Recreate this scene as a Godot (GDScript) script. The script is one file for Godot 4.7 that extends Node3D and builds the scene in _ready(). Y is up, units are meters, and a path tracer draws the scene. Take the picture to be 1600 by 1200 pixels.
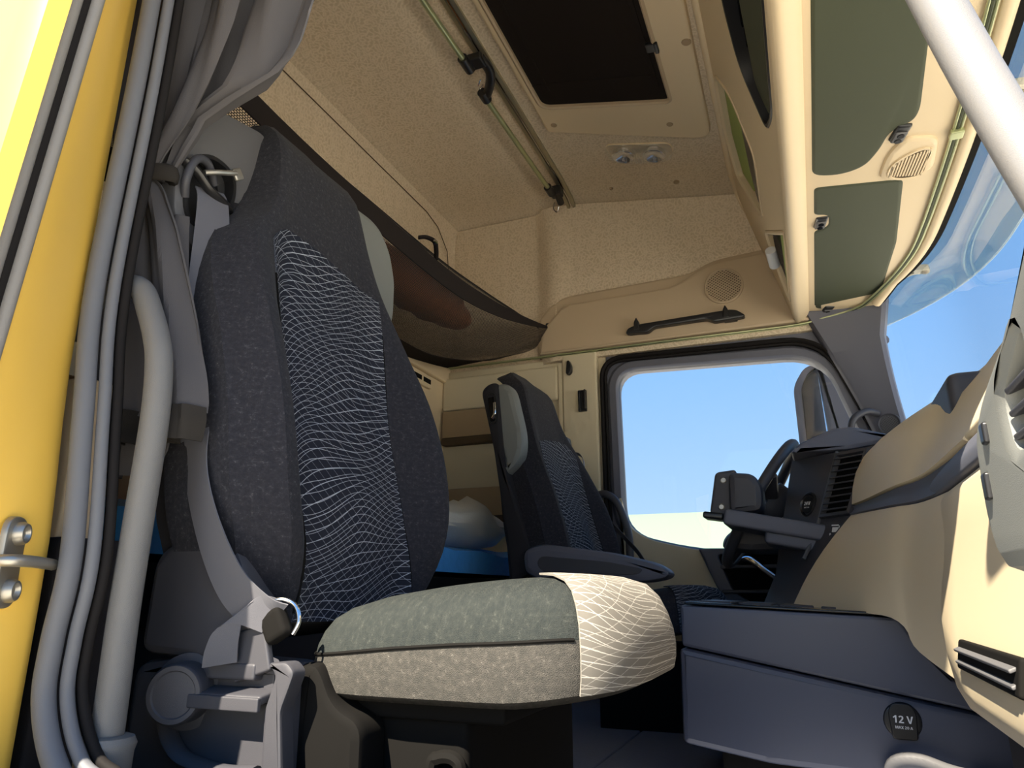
extends Node3D
# Interior of a lorry cab seen from the open passenger door. x runs forward, z towards the passenger side, the cab floor is y = 0. Metres.

# ---------------------------------------------------------------- mesh builder
class Mb:
	var p := PackedVector3Array()
	var t := PackedVector2Array()

	func tri(a: Vector3, b: Vector3, c: Vector3, ua := Vector2.ZERO, ub := Vector2.ZERO, uc := Vector2.ZERO):
		p.append(a); p.append(b); p.append(c)
		t.append(ua); t.append(ub); t.append(uc)

	func quad(a: Vector3, b: Vector3, c: Vector3, d: Vector3, ua := Vector2(0, 0), ub := Vector2(1, 0), uc := Vector2(1, 1), ud := Vector2(0, 1)):
		tri(a, b, c, ua, ub, uc)
		tri(a, c, d, ua, uc, ud)

	func fix(start: int):   # turns a closed piece so that its faces look outwards
		var vol := 0.0
		var o := p[start] if start < p.size() else Vector3.ZERO
		for i in range(start, p.size(), 3):
			vol += (p[i] - o).dot((p[i + 1] - o).cross(p[i + 2] - o))
		if vol > 0.0:
			for i in range(start, p.size(), 3):
				var a := p[i + 1]; p[i + 1] = p[i + 2]; p[i + 2] = a
				var b := t[i + 1]; t[i + 1] = t[i + 2]; t[i + 2] = b

	func grid(rows: Array, closed := false, su := 1.0, sv := 1.0):
		var n: int = rows.size()
		for i in n - 1:
			var a: PackedVector3Array = rows[i]
			var b: PackedVector3Array = rows[i + 1]
			var m := a.size()
			for j in (m if closed else m - 1):
				var k := (j + 1) % m
				var u0 := su * j / (m - 1.0); var u1 := su * (j + 1) / (m - 1.0)
				var v0 := sv * i / (n - 1.0); var v1 := sv * (i + 1) / (n - 1.0)
				quad(a[j], a[k], b[k], b[j], Vector2(u0, v0), Vector2(u1, v0), Vector2(u1, v1), Vector2(u0, v1))

	func fan(loop: PackedVector3Array):
		var c := Vector3.ZERO
		for q in loop: c += q
		c /= loop.size()
		for j in loop.size():
			tri(c, loop[j], loop[(j + 1) % loop.size()])

	func loft(rows: Array, caps := true):
		var s := p.size()
		grid(rows, true)
		if caps:
			fan(rows[rows.size() - 1])
			var r: PackedVector3Array = rows[0].duplicate()
			r.reverse()
			fan(r)
			fix(s)

	func sheet(rows: Array, thick: float, su := 1.0, sv := 1.0):   # an open surface with thickness
		var s := p.size()
		var n: int = rows.size()
		var m: int = rows[0].size()
		var back := []
		for i in n:
			var r := PackedVector3Array()
			for j in m:
				var du: Vector3 = rows[i][mini(j + 1, m - 1)] - rows[i][maxi(j - 1, 0)]
				var dv: Vector3 = rows[mini(i + 1, n - 1)][j] - rows[maxi(i - 1, 0)][j]
				r.append(rows[i][j] - du.cross(dv).normalized() * thick)
			back.append(r)
		grid(rows, false, su, sv)
		var rb := []
		for i in n:
			var r: PackedVector3Array = back[i].duplicate()
			r.reverse()
			rb.append(r)
		grid(rb, false, su, sv)
		for i in n - 1:
			quad(rows[i + 1][0], back[i + 1][0], back[i][0], rows[i][0])
			quad(rows[i][m - 1], back[i][m - 1], back[i + 1][m - 1], rows[i + 1][m - 1])
		for j in m - 1:
			quad(rows[0][j], back[0][j], back[0][j + 1], rows[0][j + 1])
			quad(rows[n - 1][j + 1], back[n - 1][j + 1], back[n - 1][j], rows[n - 1][j])
		fix(s)

	func rbox(c: Vector3, size: Vector3, r := 0.004, b := Basis()):
		var s := p.size()
		var h := size / 2.0
		r = minf(r, minf(h.x, minf(h.y, h.z)) * 0.999)
		var ax := []
		for k in 3:
			var e: float = h[k]
			ax.append([-e, -e + r * 0.42, -e + r, e - r, e - r * 0.42, e])
		for f in 6:
			var k := f / 2
			var a := (k + 1) % 3
			var d := (k + 2) % 3
			var rows := []
			for i in 6:
				var row := PackedVector3Array()
				for j in 6:
					var q := Vector3()
					q[k] = h[k] if f % 2 == 0 else -h[k]
					q[a] = ax[a][i]
					q[d] = ax[d][j] if f % 2 == 0 else ax[d][5 - j]
					var inn := Vector3(clampf(q.x, -h.x + r, h.x - r), clampf(q.y, -h.y + r, h.y - r), clampf(q.z, -h.z + r, h.z - r))
					var dir := q - inn
					row.append(c + b * (inn + dir.normalized() * r))
				rows.append(row)
			grid(rows)
		fix(s)

	func tube(path: PackedVector3Array, r: float, sides := 12, flat := 1.0, radii = null):
		var rows := []
		var n := path.size()
		var nrm := Vector3.UP
		for i in n:
			var d := (path[mini(i + 1, n - 1)] - path[maxi(i - 1, 0)]).normalized()
			if i == 0:
				nrm = d.cross(Vector3.UP if absf(d.y) < 0.9 else Vector3.RIGHT).normalized()
			nrm = (nrm - d * nrm.dot(d)).normalized()
			var bin := d.cross(nrm)
			var row := PackedVector3Array()
			var rr: float = r if radii == null else radii[i]
			for k in sides:
				var a := TAU * k / sides
				row.append(path[i] + nrm * cos(a) * rr + bin * sin(a) * rr * flat)
			rows.append(row)
		loft(rows)

	func ribbon(path: PackedVector3Array, side: Array, w: float, thick := 0.0015):   # a strap: side gives its crosswise direction at each point
		var rows := []
		for i in path.size():
			var s: Vector3 = side[i]
			var row := PackedVector3Array()
			for k in 5:
				row.append(path[i] + s.normalized() * w * (k / 4.0 - 0.5))
			rows.append(row)
		sheet(rows, thick)

	func sweep(path: PackedVector3Array, nrm: Vector3, prof: Array, closed := true):   # profile (outwards in the plane, along nrm)
		var s := p.size()
		var n := path.size()
		var rows := []
		for i in n:
			var d0: Vector3
			var d1: Vector3
			if closed:
				d0 = (path[i] - path[(i + n - 1) % n]).normalized(); d1 = (path[(i + 1) % n] - path[i]).normalized()
			else:
				d0 = (path[i] - path[maxi(i - 1, 0)]).normalized(); d1 = (path[mini(i + 1, n - 1)] - path[i]).normalized()
				if i == 0: d0 = d1
				if i == n - 1: d1 = d0
			var o0 := d0.cross(nrm).normalized()
			var o1 := d1.cross(nrm).normalized()
			var o := (o0 + o1).normalized()
			o /= maxf(o.dot(o0), 0.5)
			var row := PackedVector3Array()
			for q in prof:
				row.append(path[i] + o * q.x + nrm * q.y)
			rows.append(row)
		if closed:
			rows.append(rows[0])
		grid(rows, true)
		if not closed:
			fan(rows[n - 1])
			var r: PackedVector3Array = rows[0].duplicate()
			r.reverse()
			fan(r)
		fix(s)

	func lathe(prof: Array, xf: Transform3D, n := 24):   # profile (radius, height) turned about local z
		var s := p.size()
		var rows := []
		for q in prof:
			var row := PackedVector3Array()
			for k in n:
				row.append(xf * Vector3(cos(TAU * k / n) * maxf(q.x, 1e-5), sin(TAU * k / n) * maxf(q.x, 1e-5), q.y))
			rows.append(row)
		loft(rows)

	func inset(poly: PackedVector2Array, d: float) -> PackedVector2Array:
		var out := PackedVector2Array()
		var n := poly.size()
		var area := 0.0
		for i in n: area += poly[i].cross(poly[(i + 1) % n])
		var sg := signf(area)
		for i in n:
			var d0 := (poly[i] - poly[(i + n - 1) % n]).normalized()
			var d1 := (poly[(i + 1) % n] - poly[i]).normalized()
			var n0 := Vector2(-d0.y, d0.x) * sg
			var n1 := Vector2(-d1.y, d1.x) * sg
			var o := (n0 + n1).normalized()
			out.append(poly[i] + o * d / maxf(o.dot(n0), 0.4))
		return out

	# a plate of outline poly with round-edged holes, from local z = 0 (back) to depth (front)
	func prism(poly: PackedVector2Array, depth: float, bevel: float, xf: Transform3D, holes := []):
		var s := p.size()
		if Geometry2D.is_polygon_clockwise(poly):
			poly = poly.duplicate()
			poly.reverse()
		var loops := [[poly, 1.0]]
		for h in holes:
			var hh: PackedVector2Array = h.duplicate()
			if Geometry2D.is_polygon_clockwise(hh): hh.reverse()
			loops.append([hh, -1.0])
		var top := PackedVector2Array()
		var base := PackedVector2Array()
		var ids := []
		for l in loops:
			var q: PackedVector2Array = l[0]
			var bi := inset(q, bevel * l[1])
			var b2 := inset(q, bevel * 0.3 * l[1])
			var rows := []
			for k in [[q, 0.0], [q, depth - bevel], [b2, depth - bevel * 0.3], [bi, depth]]:
				var row := PackedVector3Array()
				var pl: PackedVector2Array = k[0]
				for v in pl: row.append(xf * Vector3(v.x, v.y, k[1]))
				if l[1] < 0.0: row.reverse()
				rows.append(row)
			grid(rows, true)
			var id := PackedInt32Array()
			for v in q.size():
				id.append(base.size())
				base.append(q[v])
				top.append(bi[v])
			ids.append(id)
		var pts := PackedVector2Array()
		var ring := bridge(base, ids, pts)
		var idx := Geometry2D.triangulate_polygon(pts)
		if idx.is_empty(): push_warning("cap failed")
		for i in range(0, idx.size(), 3):
			var a := ring[idx[i]]; var b := ring[idx[i + 1]]; var c := ring[idx[i + 2]]
			if (base[b] - base[a]).cross(base[c] - base[a]) < 0.0:
				var sw := b; b = c; c = sw
			tri(xf * Vector3(top[a].x, top[a].y, depth), xf * Vector3(top[b].x, top[b].y, depth), xf * Vector3(top[c].x, top[c].y, depth), top[a], top[b], top[c])
			tri(xf * Vector3(base[a].x, base[a].y, 0), xf * Vector3(base[c].x, base[c].y, 0), xf * Vector3(base[b].x, base[b].y, 0), base[a], base[c], base[b])
		fix(s)

	func bridge(base: PackedVector2Array, ids: Array, pts: PackedVector2Array) -> PackedInt32Array:   # joins the holes to the outline by hair-thin slits
		var out: PackedInt32Array = ids[0].duplicate()
		for i in out: pts.append(base[i])
		for k in range(1, ids.size()):
			var h: PackedInt32Array = ids[k]
			var best := INF; var bi := 0; var bj := 0
			var seen := {}
			for i in out: seen[i] = seen.get(i, 0) + 1
			for i in out.size():
				if seen[out[i]] > 1: continue
				for j in h.size():
					var d := base[out[i]].distance_squared_to(base[h[j]])
					if d < best: best = d; bi = i; bj = j
			var dir := (base[h[bj]] - base[out[bi]]).normalized()
			var off := Vector2(-dir.y, dir.x) * 0.00004
			var nw := PackedInt32Array()
			var np := PackedVector2Array()
			for i in bi: nw.append(out[i]); np.append(pts[i])
			nw.append(out[bi]); np.append(pts[bi] + off)
			nw.append(h[bj]); np.append(base[h[bj]] + off)
			for j in range(1, h.size()):
				var q := h[(bj - j + h.size()) % h.size()]
				nw.append(q); np.append(base[q])
			nw.append(h[bj]); np.append(base[h[bj]] - off)
			nw.append(out[bi]); np.append(pts[bi] - off)
			for i in range(bi + 1, out.size()): nw.append(out[i]); np.append(pts[i])
			out = nw
			pts.clear()
			pts.append_array(np)
		return out

	func mesh(angle := 42.0) -> ArrayMesh:
		var nf := p.size() / 3
		var fnrm := PackedVector3Array()
		fnrm.resize(nf)
		var where := {}
		var keys := []
		keys.resize(p.size())
		for i in nf:
			fnrm[i] = (p[i * 3 + 2] - p[i * 3]).cross(p[i * 3 + 1] - p[i * 3])
			for k in 3:
				var key := Vector3i((p[i * 3 + k] * 30000.0).round())
				keys[i * 3 + k] = key
				if where.has(key): where[key].append(i)
				else: where[key] = PackedInt32Array([i])
		var un := PackedVector3Array()
		un.resize(nf)
		for i in nf: un[i] = fnrm[i].normalized()
		var nn := PackedVector3Array()
		nn.resize(p.size())
		var lim := cos(deg_to_rad(angle))
		for i in p.size():
			var f := i / 3
			var s := Vector3.ZERO
			for g in where[keys[i]]:
				if un[g].dot(un[f]) > lim: s += fnrm[g]
			nn[i] = s.normalized() if s.length_squared() > 1e-24 else Vector3.UP
		var arr := []
		arr.resize(Mesh.ARRAY_MAX)
		arr[Mesh.ARRAY_VERTEX] = p
		arr[Mesh.ARRAY_NORMAL] = nn
		arr[Mesh.ARRAY_TEX_UV] = t
		var m := ArrayMesh.new()
		m.add_surface_from_arrays(Mesh.PRIMITIVE_TRIANGLES, arr)
		return m

# ---------------------------------------------------------------- scene helpers
var M := {}
var used := {}

func V(x, y, z) -> Vector3: return Vector3(x, y, z)

func numbered(n: String) -> String:
	used[n] = used.get(n, 0) + 1
	return n if used[n] == 1 else "%s_%03d" % [n, used[n] - 1]

func tag(o: Node, label := "", category := "", group := "", kind := ""):
	if label: o.set_meta("label", label)
	if category: o.set_meta("category", category)
	if group: o.set_meta("group", group)
	if kind: o.set_meta("kind", kind)

func thing(called: String, label: String, category: String, at := Vector3.ZERO, group := "") -> Node3D:
	var o := Node3D.new()
	o.name = numbered(called)
	add_child(o)
	o.position = at
	tag(o, label, category, group)
	return o

func obj(called: String, mb: Mb, m: Material, parent: Node = null, angle := 42.0) -> MeshInstance3D:
	var o := MeshInstance3D.new()
	o.mesh = mb.mesh(angle)
	o.mesh.surface_set_material(0, m)
	if parent == null:
		o.name = numbered(called)
		add_child(o)
	else:
		o.name = called
		var off := Vector3.ZERO
		var q := parent
		while q is Node3D and q != self:
			off += q.position
			q = q.get_parent()
		parent.add_child(o, true)
		o.position = -off
	return o

func struct(called: String, mb: Mb, m: Material, parent: Node = null) -> MeshInstance3D:
	var o := obj(called, mb, m, parent)
	if parent == null: o.set_meta("kind", "structure")
	return o

func rp(pts: Array, r := 0.02, n := 4, radii := []) -> PackedVector2Array:   # polygon with rounded corners
	var out := PackedVector2Array()
	var c := pts.size()
	for i in c:
		var a: Vector2 = pts[(i + c - 1) % c]
		var b: Vector2 = pts[i]
		var d: Vector2 = pts[(i + 1) % c]
		var rr: float = radii[i] if radii.size() else r
		var la := minf(rr, a.distance_to(b) * 0.48)
		var ld := minf(rr, d.distance_to(b) * 0.48)
		var s := b + (a - b).normalized() * la
		var e := b + (d - b).normalized() * ld
		for k in n + 1:
			var u := float(k) / n
			out.append(s.lerp(b, u).lerp(b.lerp(e, u), u))
	return out

func spline(pts: Array, n := 8) -> PackedVector3Array:
	var out := PackedVector3Array()
	var c := pts.size()
	for i in c - 1:
		var a: Vector3 = pts[maxi(i - 1, 0)]; var b: Vector3 = pts[i]; var d: Vector3 = pts[i + 1]; var e: Vector3 = pts[mini(i + 2, c - 1)]
		for k in n:
			out.append(b.cubic_interpolate(d, a, e, float(k) / n))
	out.append(pts[c - 1])
	return out

func tab(t: Array, x: float) -> float:   # smooth table [[x, y], ...]
	if x <= t[0][0]: return t[0][1]
	for i in t.size() - 1:
		if x <= t[i + 1][0]:
			var u: float = (x - t[i][0]) / (t[i + 1][0] - t[i][0])
			var y0: float = t[maxi(i - 1, 0)][1]
			var y3: float = t[mini(i + 2, t.size() - 1)][1]
			return cubic_interpolate(t[i][1], t[i + 1][1], y0, y3, u)
	return t[-1][1]

func to3(poly: PackedVector2Array, xf: Transform3D) -> PackedVector3Array:
	var o := PackedVector3Array()
	for q in poly: o.append(xf * Vector3(q.x, q.y, 0))
	return o

# local axes for flat outlines: XY at a z (front looks to +z), ZY at an x (front looks to +x or -x), XZ at a y
func on_z(z: float) -> Transform3D: return Transform3D(Basis(), Vector3(0, 0, z))
func on_x(x: float) -> Transform3D: return Transform3D(Basis(Vector3(0, 0, -1), Vector3(0, 1, 0), Vector3(1, 0, 0)), Vector3(x, 0, 0))      # outline (-z, y)
func on_y_down(y: float) -> Transform3D: return Transform3D(Basis(Vector3(1, 0, 0), Vector3(0, 0, 1), Vector3(0, -1, 0)), Vector3(0, y, 0))   # outline (x, z), front looks down
func on_y_up(y: float) -> Transform3D: return Transform3D(Basis(Vector3(1, 0, 0), Vector3(0, 0, -1), Vector3(0, 1, 0)), Vector3(0, y, 0))     # outline (x, -z)

func facing(at: Vector3, n: Vector3, up := Vector3.UP) -> Transform3D:   # local z looks along n
	var z := n.normalized()
	var x := up.cross(z).normalized()
	return Transform3D(Basis(x, z.cross(x), z), at)

# ---------------------------------------------------------------- materials
var noise_cache := {}
func noise_tex(kind: String, as_normal: bool, strength := 4.0) -> NoiseTexture2D:
	var key := kind + str(as_normal) + str(strength)
	if noise_cache.has(key): return noise_cache[key]
	var n := FastNoiseLite.new()
	n.seed = 7
	var t := NoiseTexture2D.new()
	t.width = 512; t.height = 512
	t.seamless = true
	match kind:
		"worm":
			n.noise_type = FastNoiseLite.TYPE_SIMPLEX_SMOOTH
			n.frequency = 0.018
			n.fractal_type = FastNoiseLite.FRACTAL_RIDGED
			n.fractal_octaves = 2
			n.domain_warp_enabled = true
			n.domain_warp_amplitude = 22.0
			n.domain_warp_frequency = 0.02
		"grain":
			n.noise_type = FastNoiseLite.TYPE_CELLULAR
			n.frequency = 0.045
			n.fractal_octaves = 2
		"fine":
			n.noise_type = FastNoiseLite.TYPE_SIMPLEX
			n.frequency = 0.22
			n.fractal_octaves = 3
		"mottle":
			n.noise_type = FastNoiseLite.TYPE_SIMPLEX_SMOOTH
			n.frequency = 0.012
			n.fractal_octaves = 5
		"dust":
			n.noise_type = FastNoiseLite.TYPE_SIMPLEX_SMOOTH
			n.frequency = 0.03
			n.fractal_octaves = 6
			n.fractal_gain = 0.75
	t.noise = n
	if as_normal:
		t.as_normal_map = true
		t.bump_strength = strength
	noise_cache[key] = t
	return t

func ramp_tex(kind: String, a: Color, b: Color, lo := 0.3, hi := 0.7, c = null) -> NoiseTexture2D:
	var t: NoiseTexture2D = noise_tex(kind, false).duplicate()
	var g := Gradient.new()
	g.set_color(0, a); g.set_offset(0, lo)
	g.set_color(1, b); g.set_offset(1, hi)
	if c != null: g.add_point(minf(hi + 0.18, 0.99), c)
	t.color_ramp = g
	return t

func c8(r, g, b, a := 255) -> Color: return Color8(r, g, b, a)

func mat(called: String, col: Color, rough := 0.6, normal := "", per_m := 8.0, strength := 0.6, metal := 0.0) -> StandardMaterial3D:
	var m := StandardMaterial3D.new()
	m.albedo_color = col
	m.roughness = rough
	m.metallic = metal
	m.cull_mode = BaseMaterial3D.CULL_DISABLED
	if normal:
		m.normal_enabled = true
		m.normal_texture = noise_tex(normal, true)
		m.normal_scale = strength
		m.uv1_triplanar = true
		m.uv1_world_triplanar = true
		m.uv1_scale = Vector3.ONE * per_m
	M[called] = m
	return m

func blotch(m: StandardMaterial3D, kind: String, a: Color, b: Color, lo := 0.3, hi := 0.7, c = null):   # albedo that varies between two tones
	m.albedo_texture = ramp_tex(kind, a, b, lo, hi, c)
	m.albedo_color = Color.WHITE
	m.uv1_triplanar = true
	m.uv1_world_triplanar = true

func weave_image(base: Color, line: Color) -> ImageTexture:   # the printed web of fine wavy lines on the seat centre panels
	var w := 640; var h := 1280
	var im := Image.create(w, h, true, Image.FORMAT_RGB8)
	for y in h:
		var v := float(y) / h
		for x in w:
			var u := float(x) / w
			var pa := 52.0 * v - 3.0 * u + 1.1 * sin(TAU * (0.85 * u + 1.25 * v)) + 0.5 * sin(TAU * (1.7 * u - 2.3 * v + 0.2))
			var pb := 46.0 * v - 11.0 * u + 1.3 * sin(TAU * (0.9 * u - 1.5 * v + 0.4)) + 0.4 * sin(TAU * (0.6 * u + 2.9 * v))
			var pc := 24.0 * v + 10.0 * u + 0.9 * sin(TAU * (0.7 * u + 1.1 * v + 0.7))
			var a := 0.0
			a = maxf(a, 1.0 - clampf((absf(pa - round(pa)) - 0.017) / 0.024, 0.0, 1.0))
			a = maxf(a, 1.0 - clampf((absf(pb - round(pb)) - 0.017) / 0.024, 0.0, 1.0))
			a = maxf(a, (1.0 - clampf((absf(pc - round(pc)) - 0.008) / 0.013, 0.0, 1.0)) * 0.85)
			im.set_pixel(x, y, base.lerp(line, a * 0.92))
	im.generate_mipmaps()
	return ImageTexture.create_from_image(im)

func net_image(col: Color, hole: float) -> ImageTexture:   # a woven net: threads opaque, holes clear
	var im := Image.create(64, 64, true, Image.FORMAT_RGBA8)
	for y in 64:
		for x in 64:
			var fx := absf(fposmod(x / 32.0 + (0.5 if (y / 32) % 2 == 1 else 0.0), 1.0) - 0.5) * 2.0
			var fy := absf(fposmod(y / 32.0, 1.0) - 0.5) * 2.0
			var open := fx * fx + fy * fy < hole * hole
			im.set_pixel(x, y, Color(col.r, col.g, col.b, 0.0 if open else 1.0))
	im.generate_mipmaps()
	return ImageTexture.create_from_image(im)

func make_materials():
	var m: StandardMaterial3D
	m = mat("headliner", c8(196, 174, 136), 0.9, "worm", 5.5, 0.55)
	blotch(m, "worm", c8(204, 187, 160), c8(224, 208, 184), 0.35, 0.75)
	m.uv1_scale = Vector3.ONE * 5.5
	mat("cream", c8(222, 202, 168), 0.55, "fine", 9.0, 0.12)
	mat("cream_trim", c8(190, 170, 142), 0.55, "fine", 9.0, 0.12)
	mat("beige", c8(228, 211, 178), 0.55, "fine", 10.0, 0.15)
	mat("wall_cloth", c8(214, 202, 174), 0.95, "fine", 8.0, 0.5)
	mat("brown_trim", c8(168, 146, 116), 0.6, "fine", 9.0, 0.12)
	mat("visor", c8(60, 66, 47), 0.7, "fine", 9.0, 0.2)
	mat("green_lining", c8(150, 168, 92), 0.7, "fine", 9.0, 0.2)
	mat("dark", c8(66, 66, 72), 0.5, "fine", 12.0, 0.25)
	mat("dark_soft", c8(50, 49, 52), 0.75, "fine", 12.0, 0.4)
	mat("black", c8(32, 32, 34), 0.35)
	mat("black_matt", c8(23, 22, 21), 0.8)
	mat("gloss_black", c8(14, 14, 16), 0.15)
	mat("grey_plastic", c8(92, 92, 95), 0.55, "fine", 10.0, 0.2)
	mat("light_grey", c8(118, 120, 117), 0.6, "fine", 10.0, 0.2)
	mat("leatherette", c8(84, 88, 104), 0.42, "grain", 26.0, 0.18)
	mat("door_dark", c8(96, 98, 110), 0.55, "fine", 10.0, 0.15)
	m = mat("velour", c8(46, 46, 52), 0.95, "fine", 7.0, 0.5)
	blotch(m, "dust", c8(42, 42, 48), c8(54, 54, 60), 0.3, 0.7, c8(96, 96, 100))
	m.uv1_scale = Vector3.ONE * 7.0
	m.rim_enabled = true; m.rim = 0.12; m.rim_tint = 0.5
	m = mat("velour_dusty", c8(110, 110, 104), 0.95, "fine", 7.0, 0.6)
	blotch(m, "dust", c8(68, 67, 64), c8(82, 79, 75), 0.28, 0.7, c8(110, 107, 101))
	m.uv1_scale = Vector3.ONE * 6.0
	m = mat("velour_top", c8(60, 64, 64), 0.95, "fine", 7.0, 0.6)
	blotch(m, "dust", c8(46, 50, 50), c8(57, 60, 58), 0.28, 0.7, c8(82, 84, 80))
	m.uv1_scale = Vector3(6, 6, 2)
	m = mat("weave", Color.WHITE, 0.95)
	m.albedo_texture = weave_image(c8(43, 45, 54), c8(208, 213, 222))
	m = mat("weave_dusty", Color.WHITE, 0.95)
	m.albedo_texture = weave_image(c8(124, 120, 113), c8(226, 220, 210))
	m = mat("curtain", c8(86, 84, 86), 0.95, "fine", 9.0, 0.35)
	mat("hem", c8(54, 51, 48), 0.9, "fine", 9.0, 0.35)
	mat("thread", c8(196, 190, 178), 0.9)
	mat("belt", c8(96, 96, 103), 0.7, "fine", 16.0, 0.5)
	m = mat("yellow", c8(252, 206, 92), 0.35, "mottle", 2.0, 0.05)
	m.clearcoat_enabled = true; m.clearcoat = 0.15; m.clearcoat_roughness = 0.3
	mat("rubber", c8(102, 104, 110), 0.6, "fine", 10.0, 0.2)
	mat("rubber_worn", c8(128, 125, 122), 0.55, "dust", 5.0, 0.25)
	mat("rubber_dark", c8(34, 32, 32), 0.7)
	mat("handle_grey", c8(112, 111, 110), 0.55, "fine", 10.0, 0.5)
	mat("bar_silver", c8(140, 138, 137), 0.38, "fine", 10.0, 0.25, 0.25)
	mat("chrome", c8(225, 225, 228), 0.12, "", 1.0, 0.0, 1.0)
	mat("steel", c8(170, 166, 158), 0.4, "", 1.0, 0.0, 0.8)
	mat("alu", c8(176, 170, 148), 0.35, "", 1.0, 0.0, 0.85)
	mat("rod_green", c8(176, 182, 140), 0.3, "", 1.0, 0.0, 0.6)
	m = mat("floor", c8(118, 126, 146), 0.42, "grain", 7.0, 0.35)
	mat("floor_black", c8(62, 62, 66), 0.6, "grain", 9.0, 0.6)
	mat("blue_wrap", c8(90, 175, 250), 0.22, "mottle", 3.0, 0.7)
	mat("cardboard", c8(168, 128, 92), 0.9, "fine", 8.0, 0.2)
	mat("bag_white", c8(228, 226, 216), 0.4, "mottle", 16.0, 1.6)
	mat("bag_brown", c8(176, 104, 52), 0.5, "mottle", 8.0, 0.9)
	mat("white_print", c8(235, 236, 238), 0.6)
	m = mat("net", Color.WHITE, 0.95)
	m.albedo_texture = net_image(c8(40, 36, 34), 0.84)
	m.transparency = BaseMaterial3D.TRANSPARENCY_ALPHA_SCISSOR
	m.alpha_scissor_threshold = 0.5
	mat("net_band", c8(40, 36, 36), 0.95, "fine", 10.0, 0.5)
	mat("blind", c8(40, 35, 32), 0.9, "fine", 12.0, 0.4)
	m = mat("glass", Color(0.9, 0.96, 0.95, 0.015), 0.02)
	m.transparency = BaseMaterial3D.TRANSPARENCY_ALPHA
	m = mat("tint", Color(0.50, 0.66, 0.66, 0.32), 0.05)
	m.transparency = BaseMaterial3D.TRANSPARENCY_ALPHA
	m = mat("lens", Color(0.95, 0.94, 0.9, 0.12), 0.08)
	m.transparency = BaseMaterial3D.TRANSPARENCY_ALPHA
	mat("mirror", c8(225, 232, 238), 0.03, "", 1.0, 0.0, 1.0)
	mat("bracket", c8(205, 203, 190), 0.4)
	mat("seam", c8(84, 70, 52), 0.9)
	mat("ground", c8(232, 226, 210), 1.0, "mottle", 0.2, 0.3)
	mat("field", c8(116, 134, 114), 1.0)
	mat("tree", c8(92, 120, 66), 1.0)
	for k in ["velour", "velour_dusty", "velour_top", "weave", "weave_dusty", "curtain", "hem", "black_matt", "dark_soft", "headliner", "wall_cloth", "net_band", "blind", "rubber_dark"]:
		M[k].metallic_specular = 0.2

# ---------------------------------------------------------------- the place
func ceil_y(x: float) -> float:
	return 2.045 - 0.15 * maxf(x + 0.82, 0.0)

func _ready():
	# camera, sky, sun, exposure
	var cam := Camera3D.new()
	cam.name = "camera"
	cam.position = V(0, 0.36, 1.61)
	cam.rotation_degrees = V(16.417, 22.137, 0)
	cam.fov = 56.357
	cam.near = 0.02
	cam.far = 900.0
	add_child(cam)
	cam.current = true
	var env := Environment.new()
	var sky := Sky.new()
	var pm := ProceduralSkyMaterial.new()
	pm.sky_top_color = Color8(70, 138, 210)
	pm.sky_horizon_color = Color8(160, 186, 204)
	pm.sky_curve = 0.22
	pm.sky_energy_multiplier = 0.68
	pm.ground_bottom_color = Color8(150, 146, 132)
	pm.ground_horizon_color = Color8(164, 170, 168)
	pm.sun_angle_max = 1.0
	sky.sky_material = pm
	env.background_mode = Environment.BG_SKY
	env.sky = sky
	env.ambient_light_source = Environment.AMBIENT_SOURCE_SKY
	env.tonemap_mode = Environment.TONE_MAPPER_LINEAR
	env.tonemap_exposure = 4.15
	env.sdfgi_enabled = true
	env.ssao_enabled = true
	env.ssil_enabled = true
	var we := WorldEnvironment.new()
	we.name = "world_environment"
	we.environment = env
	add_child(we)
	var sun := DirectionalLight3D.new()
	sun.name = "sun"
	sun.light_color = Color(1.0, 0.95, 0.86)
	sun.light_energy = 1.4
	sun.light_angular_distance = 0.5
	sun.shadow_enabled = true
	add_child(sun)
	var to_sun := V(-0.16, 0.745, 0.665).normalized()
	sun.look_at_from_position(to_sun * 10.0, Vector3.ZERO, Vector3.UP)

	make_materials()
	build_outside()
	build_shell()
	build_far_door()
	build_overhead()
	build_ceiling_things()
	build_dash()
	build_console()
	build_rear()
	build_seats()
	build_near()
	var words := {"ground": "pale sunlit ground around the lorry", "hill": "pale low rise beyond the driver's window", "floor": "dark rubber floor of the cab with a seam between two mats", "ceiling": "tan patterned headliner of the cab", "wall_left": "tan patterned far side wall of the cab", "wall_rear": "tan rear wall of the cab behind the seats", "wall_right": "near side wall and header over the open door", "wall_front": "dark bulkhead under the windscreen", "window_1": "large curved windscreen", "window_2": "glass of the far door window", "door_1": "closed driver door with a tan lower lining and dark window frame", "trim_5": "pale strip of lining just inside the passenger door seal", "trim_6": "dark lower lining just inside the passenger door seal"}
	for k in words:
		var q := get_node_or_null(NodePath(k))
		if q: q.set_meta("label", words[k])

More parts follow.
